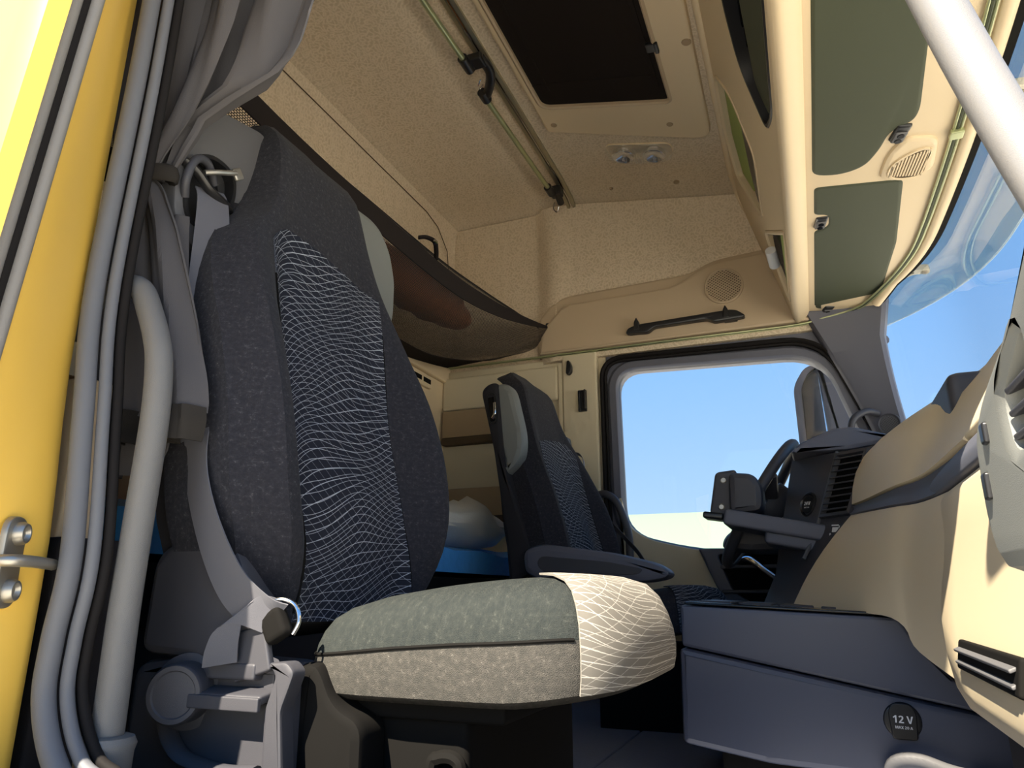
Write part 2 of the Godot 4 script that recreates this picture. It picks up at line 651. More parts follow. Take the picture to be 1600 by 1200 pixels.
func build_outside():
	var g := Mb.new()
	g.rbox(V(0, -1.5, 0), V(600, 0.3, 600), 0.01)
	struct("ground", g, M.ground)
	var h := Mb.new()   # a low rise beyond the driver's side
	var rows := []
	for i in 25:
		var row := PackedVector3Array()
		for j in 13:
			var u := j / 12.0
			var x := -130.0 + i * 10.0
			row.append(V(x, -1.36 + 10.0 * sin(u * PI * 0.5) * (1.0 + 0.04 * sin(x * 0.11)), -45.0 - 40.0 * u))
		rows.append(row)
	h.sheet(rows, 1.0)
	struct("hill", h, M.field)
	var sp := [V(-1.5, -1.35, -34.0)]
	for k in 1:
		var t := thing("bush", "small green bush on the pale field, seen in the gap under the far dashboard shelf", "bush", sp[k])
		var b := Mb.new()
		var rng := RandomNumberGenerator.new()
		rng.seed = 40 + k
		for n in 260:
			var d := V(rng.randf_range(-1, 1), rng.randf_range(0.1, 1), rng.randf_range(-1, 1)).normalized() * rng.randf_range(0.5, 1.0)
			var c: Vector3 = sp[k] + V(d.x * 1.2, d.y * 3.1 + 0.2, d.z * 1.2)
			var a := V(rng.randf_range(-1, 1), rng.randf_range(-1, 1), rng.randf_range(-1, 1)).normalized() * 0.26
			var e := a.cross(V(rng.randf_range(-1, 1), 1, 0.3)).normalized() * 0.18
			b.quad(c - a, c + e, c + a, c - e)
		obj("foliage", b, M.tree, t).set_meta("kind", "stuff")
		var s := Mb.new()
		s.tube(PackedVector3Array([sp[k], sp[k] + V(0.02, 2.2, 0)]), 0.05, 8)
		obj("stem", s, M.cardboard, t)

func build_shell():
	# floor with two mats that meet in a crosswise seam
	var f := Mb.new()
	f.rbox(V(-0.42, -0.06, 0.0), V(2.1, 0.12, 2.34), 0.005)
	var fl := struct("floor", f, M.floor_black)
	for k in 2:
		var q := Mb.new()
		var x0: float = [-0.473, -1.02][k]
		var x1: float = [0.40, -0.477][k]
		q.rbox(V((x0 + x1) / 2.0, 0.004, -0.36), V(x1 - x0, 0.012, 1.34), 0.004)
		obj("floor_mat", q, M.floor, fl)
	var st := Mb.new()
	st.rbox(V(-0.3, 0.03, -1.07), V(1.4, 0.06, 0.05), 0.008)
	obj("sill_strip", st, M.dark, fl)

	# headliner
	var c := Mb.new()
	var rows := []
	for i in 29:
		var x := -1.5 + i * 2.0 / 28.0
		var row := PackedVector3Array()
		for j in 33:
			var z := 1.19 - j * 2.36 / 32.0
			var e := smoothstep(-1.02, -1.17, z)
			var rr := smoothstep(-1.36, -1.46, x)
			# a shallow fold line runs crosswise in front of the rear wall
			var b := 0.012 * exp(-pow((x + 1.0) / 0.06, 2.0))
			row.append(V(x, ceil_y(x) - 0.05 * e * e - 0.05 * rr * rr - b, z))
		rows.append(row)
	c.sheet(rows, 0.03)
	var ce := struct("ceiling", c, M.headliner)
	var roof := Mb.new()
	roof.rbox(V(-0.45, 2.12, 0), V(2.2, 0.05, 2.44), 0.01)
	obj("roof_skin", roof, M.yellow, ce)
	# round plugs that pin the headliner
	for q in [[V(-0.347, 0, -1.017), 0.012], [V(-0.62, 0, -1.03), 0.008]]:
		plug(q[0] + V(0, ceil_y(q[0].x) - 0.004, 0), V(0, -1, 0), q[1], ce)

	# far side wall above the trim line: a recessed rear bay, a soft step, then the front bay
	var w := Mb.new()
	rows = []
	for i in 13:
		var v := i / 12.0
		var row := PackedVector3Array()
		for j in 49:
			var x := -1.46 + j * 1.58 / 48.0
			var top := ceil_y(x) - 0.028
			var y := lerpf(1.30, top, v)
			var z := -1.175 + 0.035 * smoothstep(-0.985, -0.93, x) + 0.012 * exp(-pow((x + 0.9) / 0.035, 2.0))
			z += 0.05 * pow(v, 6.0) - 0.02 * v
			row.append(V(x, y, z))
		rows.append(row)
	w.sheet(rows, -0.03)
	var wl := struct("wall_left", w, M.headliner)
	var sk := Mb.new()
	var ol := rp([Vector2(-1.5, -0.1), Vector2(-1.5, 2.1), Vector2(0.45, 2.1), Vector2(0.40, 1.58), Vector2(0.24, 1.46), Vector2(0.22, 1.30), Vector2(0.28, 0.70), Vector2(0.62, 0.45), Vector2(0.62, -0.1)], 0.02, 2)
	sk.prism(ol, 0.04, 0.004, on_z(-1.235), [window_loop(0.025)])
	obj("body_skin", sk, M.door_dark, wl)
	for q in [V(-0.803, 1.728, -1.131), V(-1.217, 1.387, -1.165), V(-1.30, 1.98, -1.165)]:
		plug(q, V(0, 0, 1), 0.013, wl)
	# crosswise seam between headliner and side wall
	var sm := Mb.new()
	var pth := PackedVector3Array()
	for j in 30:
		var x := -1.38 + j * 1.30 / 29.0
		pth.append(V(x, ceil_y(x) - 0.036 - 0.02 * exp(-pow((x + 0.93) / 0.08, 2.0)), -1.128 - 0.02 * smoothstep(-0.9, -1.0, x)))
	sm.tube(pth, 0.0022, 6)
	obj("seam", sm, M.seam, wl)

	# lower side wall between rear corner and door
	var lw := Mb.new()
	lw.rbox(V(-1.1, 0.65, -1.155), V(0.8, 1.34, 0.05), 0.01)
	obj("lower_panel", lw, M.wall_cloth, wl)
	var niche := Mb.new()
	niche.rbox(V(-1.17, 1.21, -1.122), V(0.54, 0.15, 0.03), 0.014)
	obj("niche_panel", niche, M.wall_cloth, wl)
	var niche2 := Mb.new()
	niche2.rbox(V(-0.89, 0.98, -1.122), V(0.02, 0.62, 0.03), 0.006)
	obj("niche_edge", niche2, M.wall_cloth, wl)
	var post := Mb.new()
	post.rbox(V(-0.805, 0.9, -1.125), V(0.15, 0.85, 0.05), 0.012)
	obj("door_post_lining", post, M.wall_cloth, wl)

	# moulded trim above the door with a loudspeaker grille
	var t := Mb.new()
	var tp := rp([Vector2(-0.99, 1.328), Vector2(-0.985, 1.49), Vector2(-0.935, 1.555), Vector2(-0.86, 1.59), Vector2(-0.33, 1.603), Vector2(-0.25, 1.645), Vector2(0.06, 1.665), Vector2(0.1, 1.328)], 0.03, 4, [0.006, 0.03, 0.04, 0.04, 0.05, 0.05, 0.01, 0.01])
	t.prism(tp, 0.05, 0.012, on_z(-1.155))
	var tr := struct("trim_1", t, M.cream_trim)
	tag(tr, "smooth tan moulding over the far door window")
	var t2 := Mb.new()
	var tq := rp([Vector2(-0.975, 1.332), Vector2(-0.965, 1.44), Vector2(-0.86, 1.545), Vector2(-0.40, 1.548), Vector2(-0.26, 1.625), Vector2(0.05, 1.64), Vector2(0.09, 1.332)], 0.03, 4, [0.006, 0.05, 0.05, 0.03, 0.05, 0.01, 0.01])
	t2.prism(tq, 0.02, 0.01, on_z(-1.108))
	obj("raised_field", t2, M.cream_trim, tr)
	# rear wall
	var r := Mb.new()
	rows = []
	for i in 17:
		var v := i / 16.0
		var row := PackedVector3Array()
		for j in 33:
			var z := 1.19 - j * 2.36 / 32.0
			row.append(V(-1.455 + 0.05 * pow(smoothstep(-1.06, -1.175, z), 2.0) + 0.06 * pow(v, 10.0), lerpf(1.30, 2.02, v), z))
		rows.append(row)
	r.sheet(rows, 0.03)
	var rw := struct("wall_rear", r, M.headliner)
	var r2 := Mb.new()
	r2.rbox(V(-1.465, 0.62, 0), V(0.05, 1.42, 2.36), 0.01)
	obj("lower_panel", r2, M.cream, rw)
	var r3 := Mb.new()
	r3.rbox(V(-1.53, 0.98, 0), V(0.04, 2.24, 2.44), 0.005)
	obj("body_skin", r3, M.yellow, rw)
	var sm2 := Mb.new()
	sm2.tube(PackedVector3Array([V(-1.412, 1.985, 1.1), V(-1.412, 1.985, -0.86), V(-1.418, 1.97, -0.98), V(-1.425, 1.90, -1.09), V(-1.428, 1.80, -1.115), V(-1.43, 1.62, -1.118)]), 0.002, 6)
	obj("seam", sm2, M.seam, rw)
	plug(V(-1.424, 1.86, -0.98), V(1, 0, 0), 0.012, rw)
	var cov := Mb.new()
	cov.rbox(V(-1.435, 1.30, -0.2), V(0.03, 0.07, 1.9), 0.012)
	obj("ledge", cov, M.cream, rw)

	# near side wall: rear part, pillar, header over the open door
	var n := Mb.new()
	n.rbox(V(-1.14, 0.98, 1.185), V(0.76, 2.24, 0.04), 0.005)
	n.rbox(V(-0.13, 1.72, 1.185), V(1.28, 0.82, 0.04), 0.005)
	n.rbox(V(0.42, 0.9, 1.19), V(0.12, 0.9, 0.05), 0.005)
	n.rbox(V(-0.3, 0.05, 1.185), V(1.5, 0.24, 0.04), 0.005)
	struct("wall_right", n, M.grey_plastic)
	# front bulkhead under the windscreen
	var fb := Mb.new()
	fb.rbox(V(0.62, 0.28, 0), V(0.05, 0.8, 2.4), 0.01)
	struct("wall_front", fb, M.dark)

	# far windscreen pillar
	var ap := Mb.new()
	rows = []
	for i in 21:
		var v := i / 20.0
		var y := lerpf(0.66, 1.375, v)
		var x0 := lerpf(0.30, 0.06, pow(v, 1.3))            # edge at the door
		var x1 := lerpf(0.385, 0.315, v) - 0.02 * sin(v * PI)
		if v > 0.8: x1 = lerpf(x1, x1 + 0.03, (v - 0.8) / 0.2)
		rows.append(PackedVector3Array([V(x0, y, -1.15), V(x0, y, -1.10), V(x0 + 0.012, y, -1.085), V(lerpf(x0, x1, 0.5), y, -1.07), V(x1 - 0.015, y, -1.05), V(x1, y, -1.06), V(x1 + 0.01, y, -1.10), V(x1, y, -1.15)]))
	ap.loft(rows)
	var pil := struct("trim_2", ap, M.door_dark)
	tag(pil, "dark grey windscreen pillar cover on the driver's side")
	var tw := Mb.new()
	var axf := facing(V(0.292, 0.912, -1.049), V(-0.3, 0.05, 1))
	tw.lathe([Vector2(0.0, 0.008), Vector2(0.028, 0.008), Vector2(0.033, 0.012), Vector2(0.036, 0.010), Vector2(0.037, 0.0), Vector2(0.0, -0.01)], axf, 28)
	var sp := thing("tweeter", "small round black loudspeaker on the dark windscreen pillar", "loudspeaker", V(0.292, 0.912, -1.049))
	obj("housing", tw, M.dark, sp)
	var bars := Mb.new()
	for k in range(-4, 5):
		for s in [-1, 1]:
			var d := Basis(axf.basis.z, s * PI / 4)
			var off := k * 0.006
			var hl := sqrt(maxf(0.027 * 0.027 - off * off, 0.0))
			bars.rbox(axf.origin + axf.basis.z * 0.009 + d * axf.basis.y * off, V(hl * 2.0, 0.0018, 0.002), 0.0005, d * axf.basis)
	obj("grille", bars, M.grey_plastic, sp).set_meta("kind", "stuff")

	# windscreen
	var gl := Mb.new()
	rows = []
	for i in 2:
		var row := PackedVector3Array()
		for j in 33:
			var z := 1.1 - j * 2.2 / 32.0
			row.append(V(ws_x(z) + [0.07, 0.015][i], [0.55, 1.42][i], z))
		rows.append(row)
	gl.grid(rows)
	struct("window_1", gl, M.glass)
	# black rubber edge and tan lining under the roof front
	var bl := Mb.new()
	var pth2 := PackedVector3Array()
	for j in 41:
		var z := 1.1 - j * 2.17 / 40.0
		pth2.append(V(ws_x(z), 1.385 - 0.03 * smoothstep(-0.95, -1.07, z), z))
	bl.sweep(pth2, Vector3.UP, [Vector2(-0.012, -0.012), Vector2(0.014, -0.012), Vector2(0.014, 0.05), Vector2(-0.012, 0.05)], false)
	var be := struct("trim_3", bl, M.black_matt)
	tag(be, "black rubber edge along the top of the windscreen")

func ws_x(z: float) -> float:   # plan curve of the windscreen
	var a := absf(z)
	return 0.455 - 0.035 * pow(a, 2.0) - 0.10 * pow(maxf(a - 0.55, 0.0) / 0.5, 2.2)

func plug(at: Vector3, n: Vector3, r: float, parent: Node):
	var b := Mb.new()
	b.lathe([Vector2(0, -0.004), Vector2(r, -0.004), Vector2(r, 0.001), Vector2(r * 0.8, 0.003), Vector2(0, 0.003)], facing(at, n, Vector3.UP if absf(n.y) < 0.9 else Vector3.RIGHT), 18)
	obj("plug", b, M.brown_trim, parent)

func window_loop(grow: float) -> PackedVector2Array:   # far door opening in (x, y): five rounded corners
	var p := rp([Vector2(-0.640, 1.222), Vector2(0.100, 1.196), Vector2(0.245, 0.70), Vector2(0.20, 0.50), Vector2(-0.36, 0.528), Vector2(-0.635, 0.60)], 0.06, 7, [0.07, 0.12, 0.05, 0.04, 0.2, 0.10])
	var b := Mb.new()
	return b.inset(p, -grow) if grow != 0.0 else p

func build_far_door():
	# rings of rubber and painted frame round the window, door card below
	var card := Mb.new()
	card.prism(rp([Vector2(-0.70, 0.0), Vector2(-0.70, 1.335), Vector2(0.14, 1.335), Vector2(0.34, 0.72), Vector2(0.34, 0.0)], 0.05, 5), 0.035, 0.006, on_z(-1.165), [window_loop(0.012)])
	var d := struct("door_1", card, M.door_dark)
	var low := Mb.new()
	low.prism(rp([Vector2(-0.655, 0.02), Vector2(-0.655, 0.72), Vector2(-0.635, 0.615), Vector2(-0.56, 0.56), Vector2(-0.36, 0.512), Vector2(-0.20, 0.50), Vector2(0.3, 0.48), Vector2(0.3, 0.02)], 0.02, 5, [0.01, 0.004, 0.05, 0.06, 0.1, 0.02, 0.02, 0.01]), 0.03, 0.006, on_z(-1.132))
	obj("lower_lining", low, M.wall_cloth, d)
	var fr := Mb.new()
	var lp := to3(window_loop(0.03), on_z(-1.13))
	fr.sweep(lp, Vector3(0, 0, 1), [Vector2(-0.03, -0.03), Vector2(-0.028, 0.0), Vector2(-0.015, 0.012), Vector2(0.01, 0.012), Vector2(0.018, 0.0), Vector2(0.018, -0.03)])
	obj("window_frame", fr, M.door_dark, d)
	var se := Mb.new()
	var op := rp([Vector2(-0.71, 0.02), Vector2(-0.71, 1.285), Vector2(0.125, 1.268), Vector2(0.325, 0.72), Vector2(0.325, 0.02)], 0.06, 7, [0.05, 0.09, 0.14, 0.06, 0.05])
	se.sweep(to3(op, on_z(-1.115)), Vector3(0, 0, 1), [Vector2(-0.012, 0.0), Vector2(-0.010, 0.014), Vector2(-0.002, 0.018), Vector2(0.004, 0.014), Vector2(0.006, 0.008), Vector2(0.011, 0.014), Vector2(0.017, 0.012), Vector2(0.018, 0.0)])
	obj("rubber_seal", se, M.rubber_dark, d)
	var g := Mb.new()
	var gl := to3(window_loop(0.006), on_z(-1.15))
	g.fan(gl)
	struct("window_2", g, M.glass)
	# dark lower insert with armrest, ledge and chrome lever
	var ins := Mb.new()
	var ip := rp([Vector2(-0.375, 0.522), Vector2(-0.30, 0.34), Vector2(-0.22, 0.27), Vector2(0.2, 0.24), Vector2(0.2, 0.51)], 0.03, 4, [0.01, 0.06, 0.05, 0.01, 0.01])
	ins.prism(ip, 0.035, 0.008, on_z(-1.115), [rp([Vector2(-0.31, 0.50), Vector2(-0.265, 0.375), Vector2(-0.2, 0.33), Vector2(0.12, 0.31), Vector2(0.12, 0.49)], 0.02, 4)])
	obj("pocket_frame", ins, M.door_dark, d)
	var back := Mb.new()
	back.rbox(V(-0.09, 0.41, -1.105), V(0.44, 0.2, 0.012), 0.003)
	obj("pocket_back", back, M.black_matt, d)
	var led := Mb.new()
	led.rbox(V(-0.1, 0.455, -1.085), V(0.40, 0.012, 0.05), 0.004)
	led.rbox(V(-0.1, 0.372, -1.085), V(0.40, 0.012, 0.06), 0.004)
	obj("armrest_ledge", led, M.dark, d)
	var hd := Mb.new()
	hd.tube(spline([V(-0.235, 0.475, -1.085), V(-0.20, 0.48, -1.06), V(-0.15, 0.44, -1.05), V(-0.09, 0.395, -1.05)], 6), 0.017, 12, 0.6)
	obj("door_lever", hd, M.chrome, d)
	# grab handle at the rear edge of the far door opening
	var h := Mb.new()
	h.tube(spline([V(-0.775, 0.715, -1.085), V(-0.73, 0.728, -1.06), V(-0.69, 0.725, -1.05), V(-0.655, 0.69, -1.05), V(-0.622, 0.60, -1.05), V(-0.615, 0.53, -1.05), V(-0.618, 0.35, -1.05), V(-0.62, 0.2, -1.06)], 7), 0.014, 14)
	var t := thing("grab_rail", "curved dark entry handle beside the far door opening, behind the driver seat", "handle", V(-0.62, 0.2, -1.06))
	obj("bar", h, M.dark, t)
	for q in [V(-0.79, 0.715, -1.095), V(-0.62, 0.2, -1.08)]:
		var bs := Mb.new()
		bs.rbox(q, V(0.05, 0.055, 0.035), 0.008)
		obj("mount", bs, M.dark, t)
	var h2 := Mb.new()
	h2.tube(spline([V(0.262, 0.955, -1.06), V(0.225, 0.958, -1.03), V(0.185, 0.935, -1.01), V(0.170, 0.895, -1.01), V(0.185, 0.83, -1.03), V(0.215, 0.78, -1.055), V(0.25, 0.77, -1.08)], 6), 0.012, 14)
	var t2 := thing("grab_rail", "short curved black handle on the windscreen pillar by the small round loudspeaker", "handle", V(0.23, 0.86, -1.05))
	obj("bar", h2, M.dark, t2)
	# long black ceiling handle over the far door
	var t3 := thing("grab_rail", "long black grab rail on the tan moulding above the far door window", "handle", V(-0.37, 1.38, -1.09))
	var hb := Mb.new()
	hb.prism(rp([Vector2(-0.595, 1.362), Vector2(-0.585, 1.383), Vector2(-0.55, 1.395), Vector2(-0.19, 1.405), Vector2(-0.165, 1.40), Vector2(-0.135, 1.375), Vector2(-0.14, 1.366), Vector2(-0.25, 1.362), Vector2(-0.275, 1.378), Vector2(-0.48, 1.374), Vector2(-0.505, 1.356)], 0.01, 3), 0.028, 0.006, on_z(-1.078))
	obj("grip", hb, M.black, t3)
	for x in [-0.548, -0.205]:
		var cl := Mb.new()
		cl.prism(rp([Vector2(x - 0.012, 1.372), Vector2(x - 0.010, 1.405), Vector2(x, 1.425), Vector2(x + 0.010, 1.405), Vector2(x + 0.012, 1.372)], 0.005, 3), 0.022, 0.003, on_z(-1.070))
		obj("hinge_cover", cl, M.black, t3)
	for x in [-0.56, -0.19]:
		var ft := Mb.new()
		ft.rbox(V(x, 1.378, -1.083), V(0.05, 0.03, 0.02), 0.004)
		obj("foot", ft, M.black, t3)
	# loudspeaker grille
	var t4 := thing("speaker_grille", "round tan loudspeaker grille in the moulding above the far window", "loudspeaker", V(-0.205, 1.517, -1.09))
	var c := Mb.new()
	c.lathe([Vector2(0, 0.0), Vector2(0.069, 0.0), Vector2(0.072, -0.004), Vector2(0.072, -0.012), Vector2(0, -0.012)], Transform3D(Basis(), V(-0.205, 1.517, -1.084)), 40)
	obj("backing", c, M.seam, t4)
	var rg := Mb.new()
	rg.lathe([Vector2(0.066, -0.002), Vector2(0.066, 0.005), Vector2(0.069, 0.007), Vector2(0.0735, 0.005), Vector2(0.0745, -0.006), Vector2(0.066, -0.006)], Transform3D(Basis(), V(-0.205, 1.517, -1.084)), 40)
	obj("rim", rg, M.cream_trim, t4)
	var br := Mb.new()
	for k in range(-7, 8):
		var off := k * 0.0088
		var hl := sqrt(0.067 * 0.067 - off * off)
		for s in 2:
			var bb := Basis(Vector3(0, 0, 1), deg_to_rad([38.0, -38.0][s]))
			br.rbox(V(-0.205, 1.517, -1.081) + bb.y * off, V(hl * 2, 0.0042, 0.003), 0.0012, bb)
	obj("lattice", br, M.cream_trim, t4).set_meta("kind", "stuff")
	# outside mirror
	var m := thing("door_mirror", "tall dark outside mirror seen through the far door window", "mirror", V(0.17, 1.0, -1.5))
	var hs := Mb.new()
	hs.prism(rp([Vector2(0.012, 0.6), Vector2(0.012, 1.20), Vector2(0.075, 1.295), Vector2(0.19, 1.275), Vector2(0.235, 1.10), Vector2(0.235, 0.6)], 0.05, 5), 0.12, 0.02, on_z(-1.62), [rp([Vector2(0.024, 0.62), Vector2(0.024, 1.19), Vector2(0.07, 1.262), Vector2(0.105, 1.255), Vector2(0.125, 0.62)], 0.03, 4)])
	obj("housing", hs, M.door_dark, m)
	var ms := Mb.new()
	ms.prism(rp([Vector2(-0.085, 0.615), Vector2(-0.085, 1.195), Vector2(-0.01, 1.266), Vector2(0.06, 1.26), Vector2(0.085, 0.615)], 0.03, 4), 0.006, 0.002, Transform3D(Basis(V(0, 1, 0), -0.9), V(0.072, 0, -1.56)))
	obj("mirror_glass", ms, M.mirror, m)
	for q in [[V(0.2, 1.22, -1.5), V(0.28, 1.25, -1.4), V(0.33, 1.26, -1.2)], [V(0.2, 0.7, -1.5), V(0.30, 0.68, -1.4), V(0.36, 0.68, -1.2)]]:
		var arm := Mb.new()
		arm.tube(spline(q, 5), 0.02, 10)
		obj("arm", arm, M.door_dark, m)

func face_xf() -> Transform3D:   # sloping rear face of the overhead console: outline (z, distance up the slope)
	var up := V(-0.27, 0.963, 0).normalized()
	var n := V(-0.963, -0.27, 0).normalized()
	return Transform3D(Basis(V(0, 0, 1), up, n), V(0.035, 1.34, 0))

func fy(z: float, y: float) -> Vector2: return Vector2(z, (y - 1.34) / 0.963)

func build_overhead():
	var o := thing("overhead_console", "tan overhead console with open compartments above the windscreen", "console", V(0.1, 1.36, 0))
	var xf := face_xf()
	var c1 := rp([fy(0.62, 1.375), fy(0.13, 1.385), fy(0.022, 1.43), fy(0.06, 1.585), fy(0.22, 1.655), fy(0.62, 1.68)], 0.05, 5, [0.06, 0.05, 0.03, 0.06, 0.1, 0.06])
	var c2 := rp([fy(-0.31, 1.575), fy(-0.235, 1.74), fy(-0.33, 1.90), fy(-0.66, 1.905), fy(-0.86, 1.845), fy(-0.72, 1.575)], 0.05, 5, [0.05, 0.06, 0.05, 0.05, 0.05, 0.06])
	var c3 := rp([fy(-0.42, 1.372), fy(-0.56, 1.445), fy(-0.80, 1.575), fy(-0.91, 1.50), fy(-0.99, 1.372)], 0.03, 4)
	var f := Mb.new()
	f.prism(rp([fy(-1.12, 1.335), fy(-1.12, 1.925), fy(1.15, 1.925), fy(1.15, 1.335)], 0.01, 2), 0.035, 0.008, xf * Transform3D(Basis(), V(0, 0, -0.035)), [c1, c2, c3])
	obj("rear_panel", f, M.cream, o)
	var top := Mb.new()   # rounded top rim against the headliner
	top.tube(PackedVector3Array([V(-0.128, 1.925, 1.14), V(-0.128, 1.925, -0.95), V(-0.115, 1.90, -1.08), V(-0.085, 1.82, -1.118)]), 0.016, 12)
	obj("top_rim", top, M.cream, o)
	# recesses
	var names := ["compartment", "compartment", "compartment"]
	var i := 0
	for c in [c1, c2, c3]:
		var b := Mb.new()
		var l0 := to3(c, xf * Transform3D(Basis(), V(0, 0, -0.03)))
		var l1 := to3(c, xf * Transform3D(Basis(), V(0, 0, -0.17)))
		b.grid([l0, l1], true)
		b.fan(l1)
		var p := obj(names[i], b, M.green_lining if i == 1 or i == 2 else M.dark, o)
		var g := Mb.new()
		var lp := to3(c, xf)
		g.sweep(lp, xf.basis.z, [Vector2(-0.012, -0.03), Vector2(-0.012, -0.004), Vector2(-0.004, 0.003), Vector2(0.003, 0.002), Vector2(0.003, -0.03)])
		obj("rim", g, M.black if i == 0 else M.cream, p)
		i += 1
	# grey-green flap set back in the middle compartment, black shelf edges in the far ones
	var fl := Mb.new()
	fl.prism(rp([fy(0.60, 1.385), fy(0.14, 1.395), fy(0.05, 1.43), fy(0.07, 1.52), fy(0.30, 1.565), fy(0.60, 1.58)], 0.03, 4), 0.012, 0.005, xf * Transform3D(Basis(), V(0, 0, -0.022)))
	obj("flap", fl, M.visor, o)
	for k in 3:
		var sl := Mb.new()
		sl.rbox(xf * V(0.33, (1.60 + k * 0.018 - 1.34) / 0.963, -0.03), V(0.5, 0.006, 0.01), 0.002, Basis(V(0, 0, 1), xf.basis.y, xf.basis.z) * Basis(V(0, 0, 1), 0.08))
		obj("vent_slat", sl, M.gloss_black, o)
	var ins := Mb.new()
	ins.prism(rp([fy(-0.335, 1.585), fy(-0.285, 1.68), fy(-0.34, 1.735), fy(-0.60, 1.705), fy(-0.74, 1.66), fy(-0.70, 1.585)], 0.02, 3), 0.01, 0.003, xf * Transform3D(Basis(), V(0, 0, -0.024)))
	obj("drawer_front", ins, M.black, o)
	var gp := Mb.new()
	gp.prism(rp([fy(-0.27, 1.72), fy(-0.265, 1.77), fy(-0.35, 1.885), fy(-0.66, 1.89), fy(-0.83, 1.83), fy(-0.77, 1.71), fy(-0.60, 1.735), fy(-0.34, 1.765)], 0.015, 3), 0.008, 0.002, xf * Transform3D(Basis(), V(0, 0, -0.028)))
	obj("green_panel", gp, M.green_lining, o)
	var gp2 := Mb.new()
	gp2.prism(rp([fy(-0.44, 1.376), fy(-0.56, 1.435), fy(-0.93, 1.415), fy(-0.97, 1.376)], 0.012, 3), 0.008, 0.002, xf * Transform3D(Basis(), V(0, 0, -0.016)))
	obj("green_panel", gp2, M.green_lining, o)
	# storage net in the far lower compartment
	var nt := Mb.new()
	var rows := []
	for a in 9:
		var row := PackedVector3Array()
		for b in 13:
			var u := b / 12.0
			var v := a / 8.0
			row.append(xf * V(lerpf(-0.56, -0.97, u), lerpf(0.075, lerpf(0.11, 0.22, minf(u * 1.7, 1.0)) - 0.11 * pow(maxf(u - 0.6, 0.0) / 0.4, 1.5), v), -0.02 + 0.012 * sin(u * PI) * sin(v * PI)))
		rows.append(row)
	nt.sheet(rows, 0.001, 60, 24)
	obj("retaining_net", nt, M.net, o)
	var rl := Mb.new()
	rl.tube(PackedVector3Array([xf * V(-0.835, 0.185, 0.004), xf * V(-0.905, 0.155, 0.004)]), 0.019, 16)
	var rt := obj("paper_roll", rl, M.white_print)
	tag(rt, "white paper roll lying in the net compartment above the far window", "roll")
	# lower beam
	var bm := Mb.new()
	bm.prism(rp([Vector2(0.028, 1.345), Vector2(0.045, 1.328), Vector2(0.078, 1.345), Vector2(0.092, 1.372), Vector2(0.092, 1.42), Vector2(0.03, 1.42)], 0.015, 4), 2.25, 0.004, on_z(-1.115))
	obj("lower_beam", bm, M.cream, o)
	# underside lining and body
	var un := Mb.new()
	rows = [PackedVector3Array(), PackedVector3Array()]
	for j in 45:
		var z := 1.12 - j * 2.2 / 44.0
		rows[0].append(V(0.085, 1.385, z))
		rows[1].append(V(ws_x(z) - 0.006, 1.385 - 0.025 * smoothstep(-0.95, -1.08, z), z))
	un.sheet(rows, -0.02)
	obj("underside_lining", un, M.cream, o)
	var bd := Mb.new()
	bd.rbox(V(0.20, 1.68, 0), V(0.34, 0.48, 2.26), 0.02)
	obj("body", bd, M.cream, o)
	# drop between underside lining and roof rail: small swelling in tan along the front
	var sw := Mb.new()
	var pth := PackedVector3Array()
	for j in 41:
		var z := 1.1 - j * 2.13 / 40.0
		pth.append(V(ws_x(z) - 0.022, 1.372 - 0.03 * smoothstep(-0.92, -1.05, z), z))
	sw.tube(pth, 0.017, 10)
	obj("front_rim", sw, M.cream, o)

	# roller blind guide rail: along the trim line over the far door, round the corner and along the windscreen
	var rp_ := [V(-1.40, 1.326, -1.094), V(-0.97, 1.324, -1.094), V(-0.4, 1.324, -1.094), V(0.02, 1.324, -1.10), V(0.14, 1.334, -1.088), V(0.24, 1.344, -1.062)]
	for j in 13:
		var z := -1.0 + j * 2.0 / 12.0
		rp_.append(V(ws_x(z) - 0.052, 1.360 - 0.008 * smoothstep(-0.9, -1.0, z), z))
	var path := spline(rp_, 6)
	var rb := thing("blind_rail", "pale twin channel running above the far window and round the top of the windscreen", "rail", V(0, 1.34, -1.0))
	for s in [-0.006, 0.006]:
		var r := Mb.new()
		var pp := PackedVector3Array()
		for k in path.size():
			var d := (path[mini(k + 1, path.size() - 1)] - path[maxi(k - 1, 0)]).normalized()
			var o2 := d.cross(Vector3.UP).normalized()
			pp.append(path[k] - o2 * s * 1.2 + V(0, -absf(s) * 0.3, 0))
		r.tube(pp, 0.0034, 8)
		obj("rail_edge", r, M.rod_green, rb)
	var ch := Mb.new()
	ch.tube(path, 0.0045, 8)
	obj("channel", ch, M.visor, rb)
	var ck := Mb.new()
	ck.rbox(V(ws_x(-0.04) - 0.052, 1.354, -0.05), V(0.028, 0.012, 0.03), 0.003)
	obj("clip", ck, M.rod_green, rb)

	# sun visors folded up under the lining
	var v1 := Mb.new()
	v1.prism(rp([Vector2(0.10, 0.98), Vector2(0.10, -0.128), Vector2(0.165, -0.152), Vector2(0.222, -0.135), Vector2(0.252, -0.07), Vector2(0.268, 0.0), Vector2(0.312, 0.018), Vector2(0.322, 0.06), Vector2(0.310, 0.30), Vector2(0.30, 0.98)], 0.03, 5), 0.022, 0.009, on_y_down(1.384))
	var t1 := thing("sun_visor", "large grey-green sun visor folded up over the middle of the windscreen", "sun visor", V(0.2, 1.37, 0.3), "sun visors")
	obj("board", v1, M.visor, t1)
	visor_clip(V(0.288, 1.370, -0.012), 0.25, t1)
	var v2 := Mb.new()
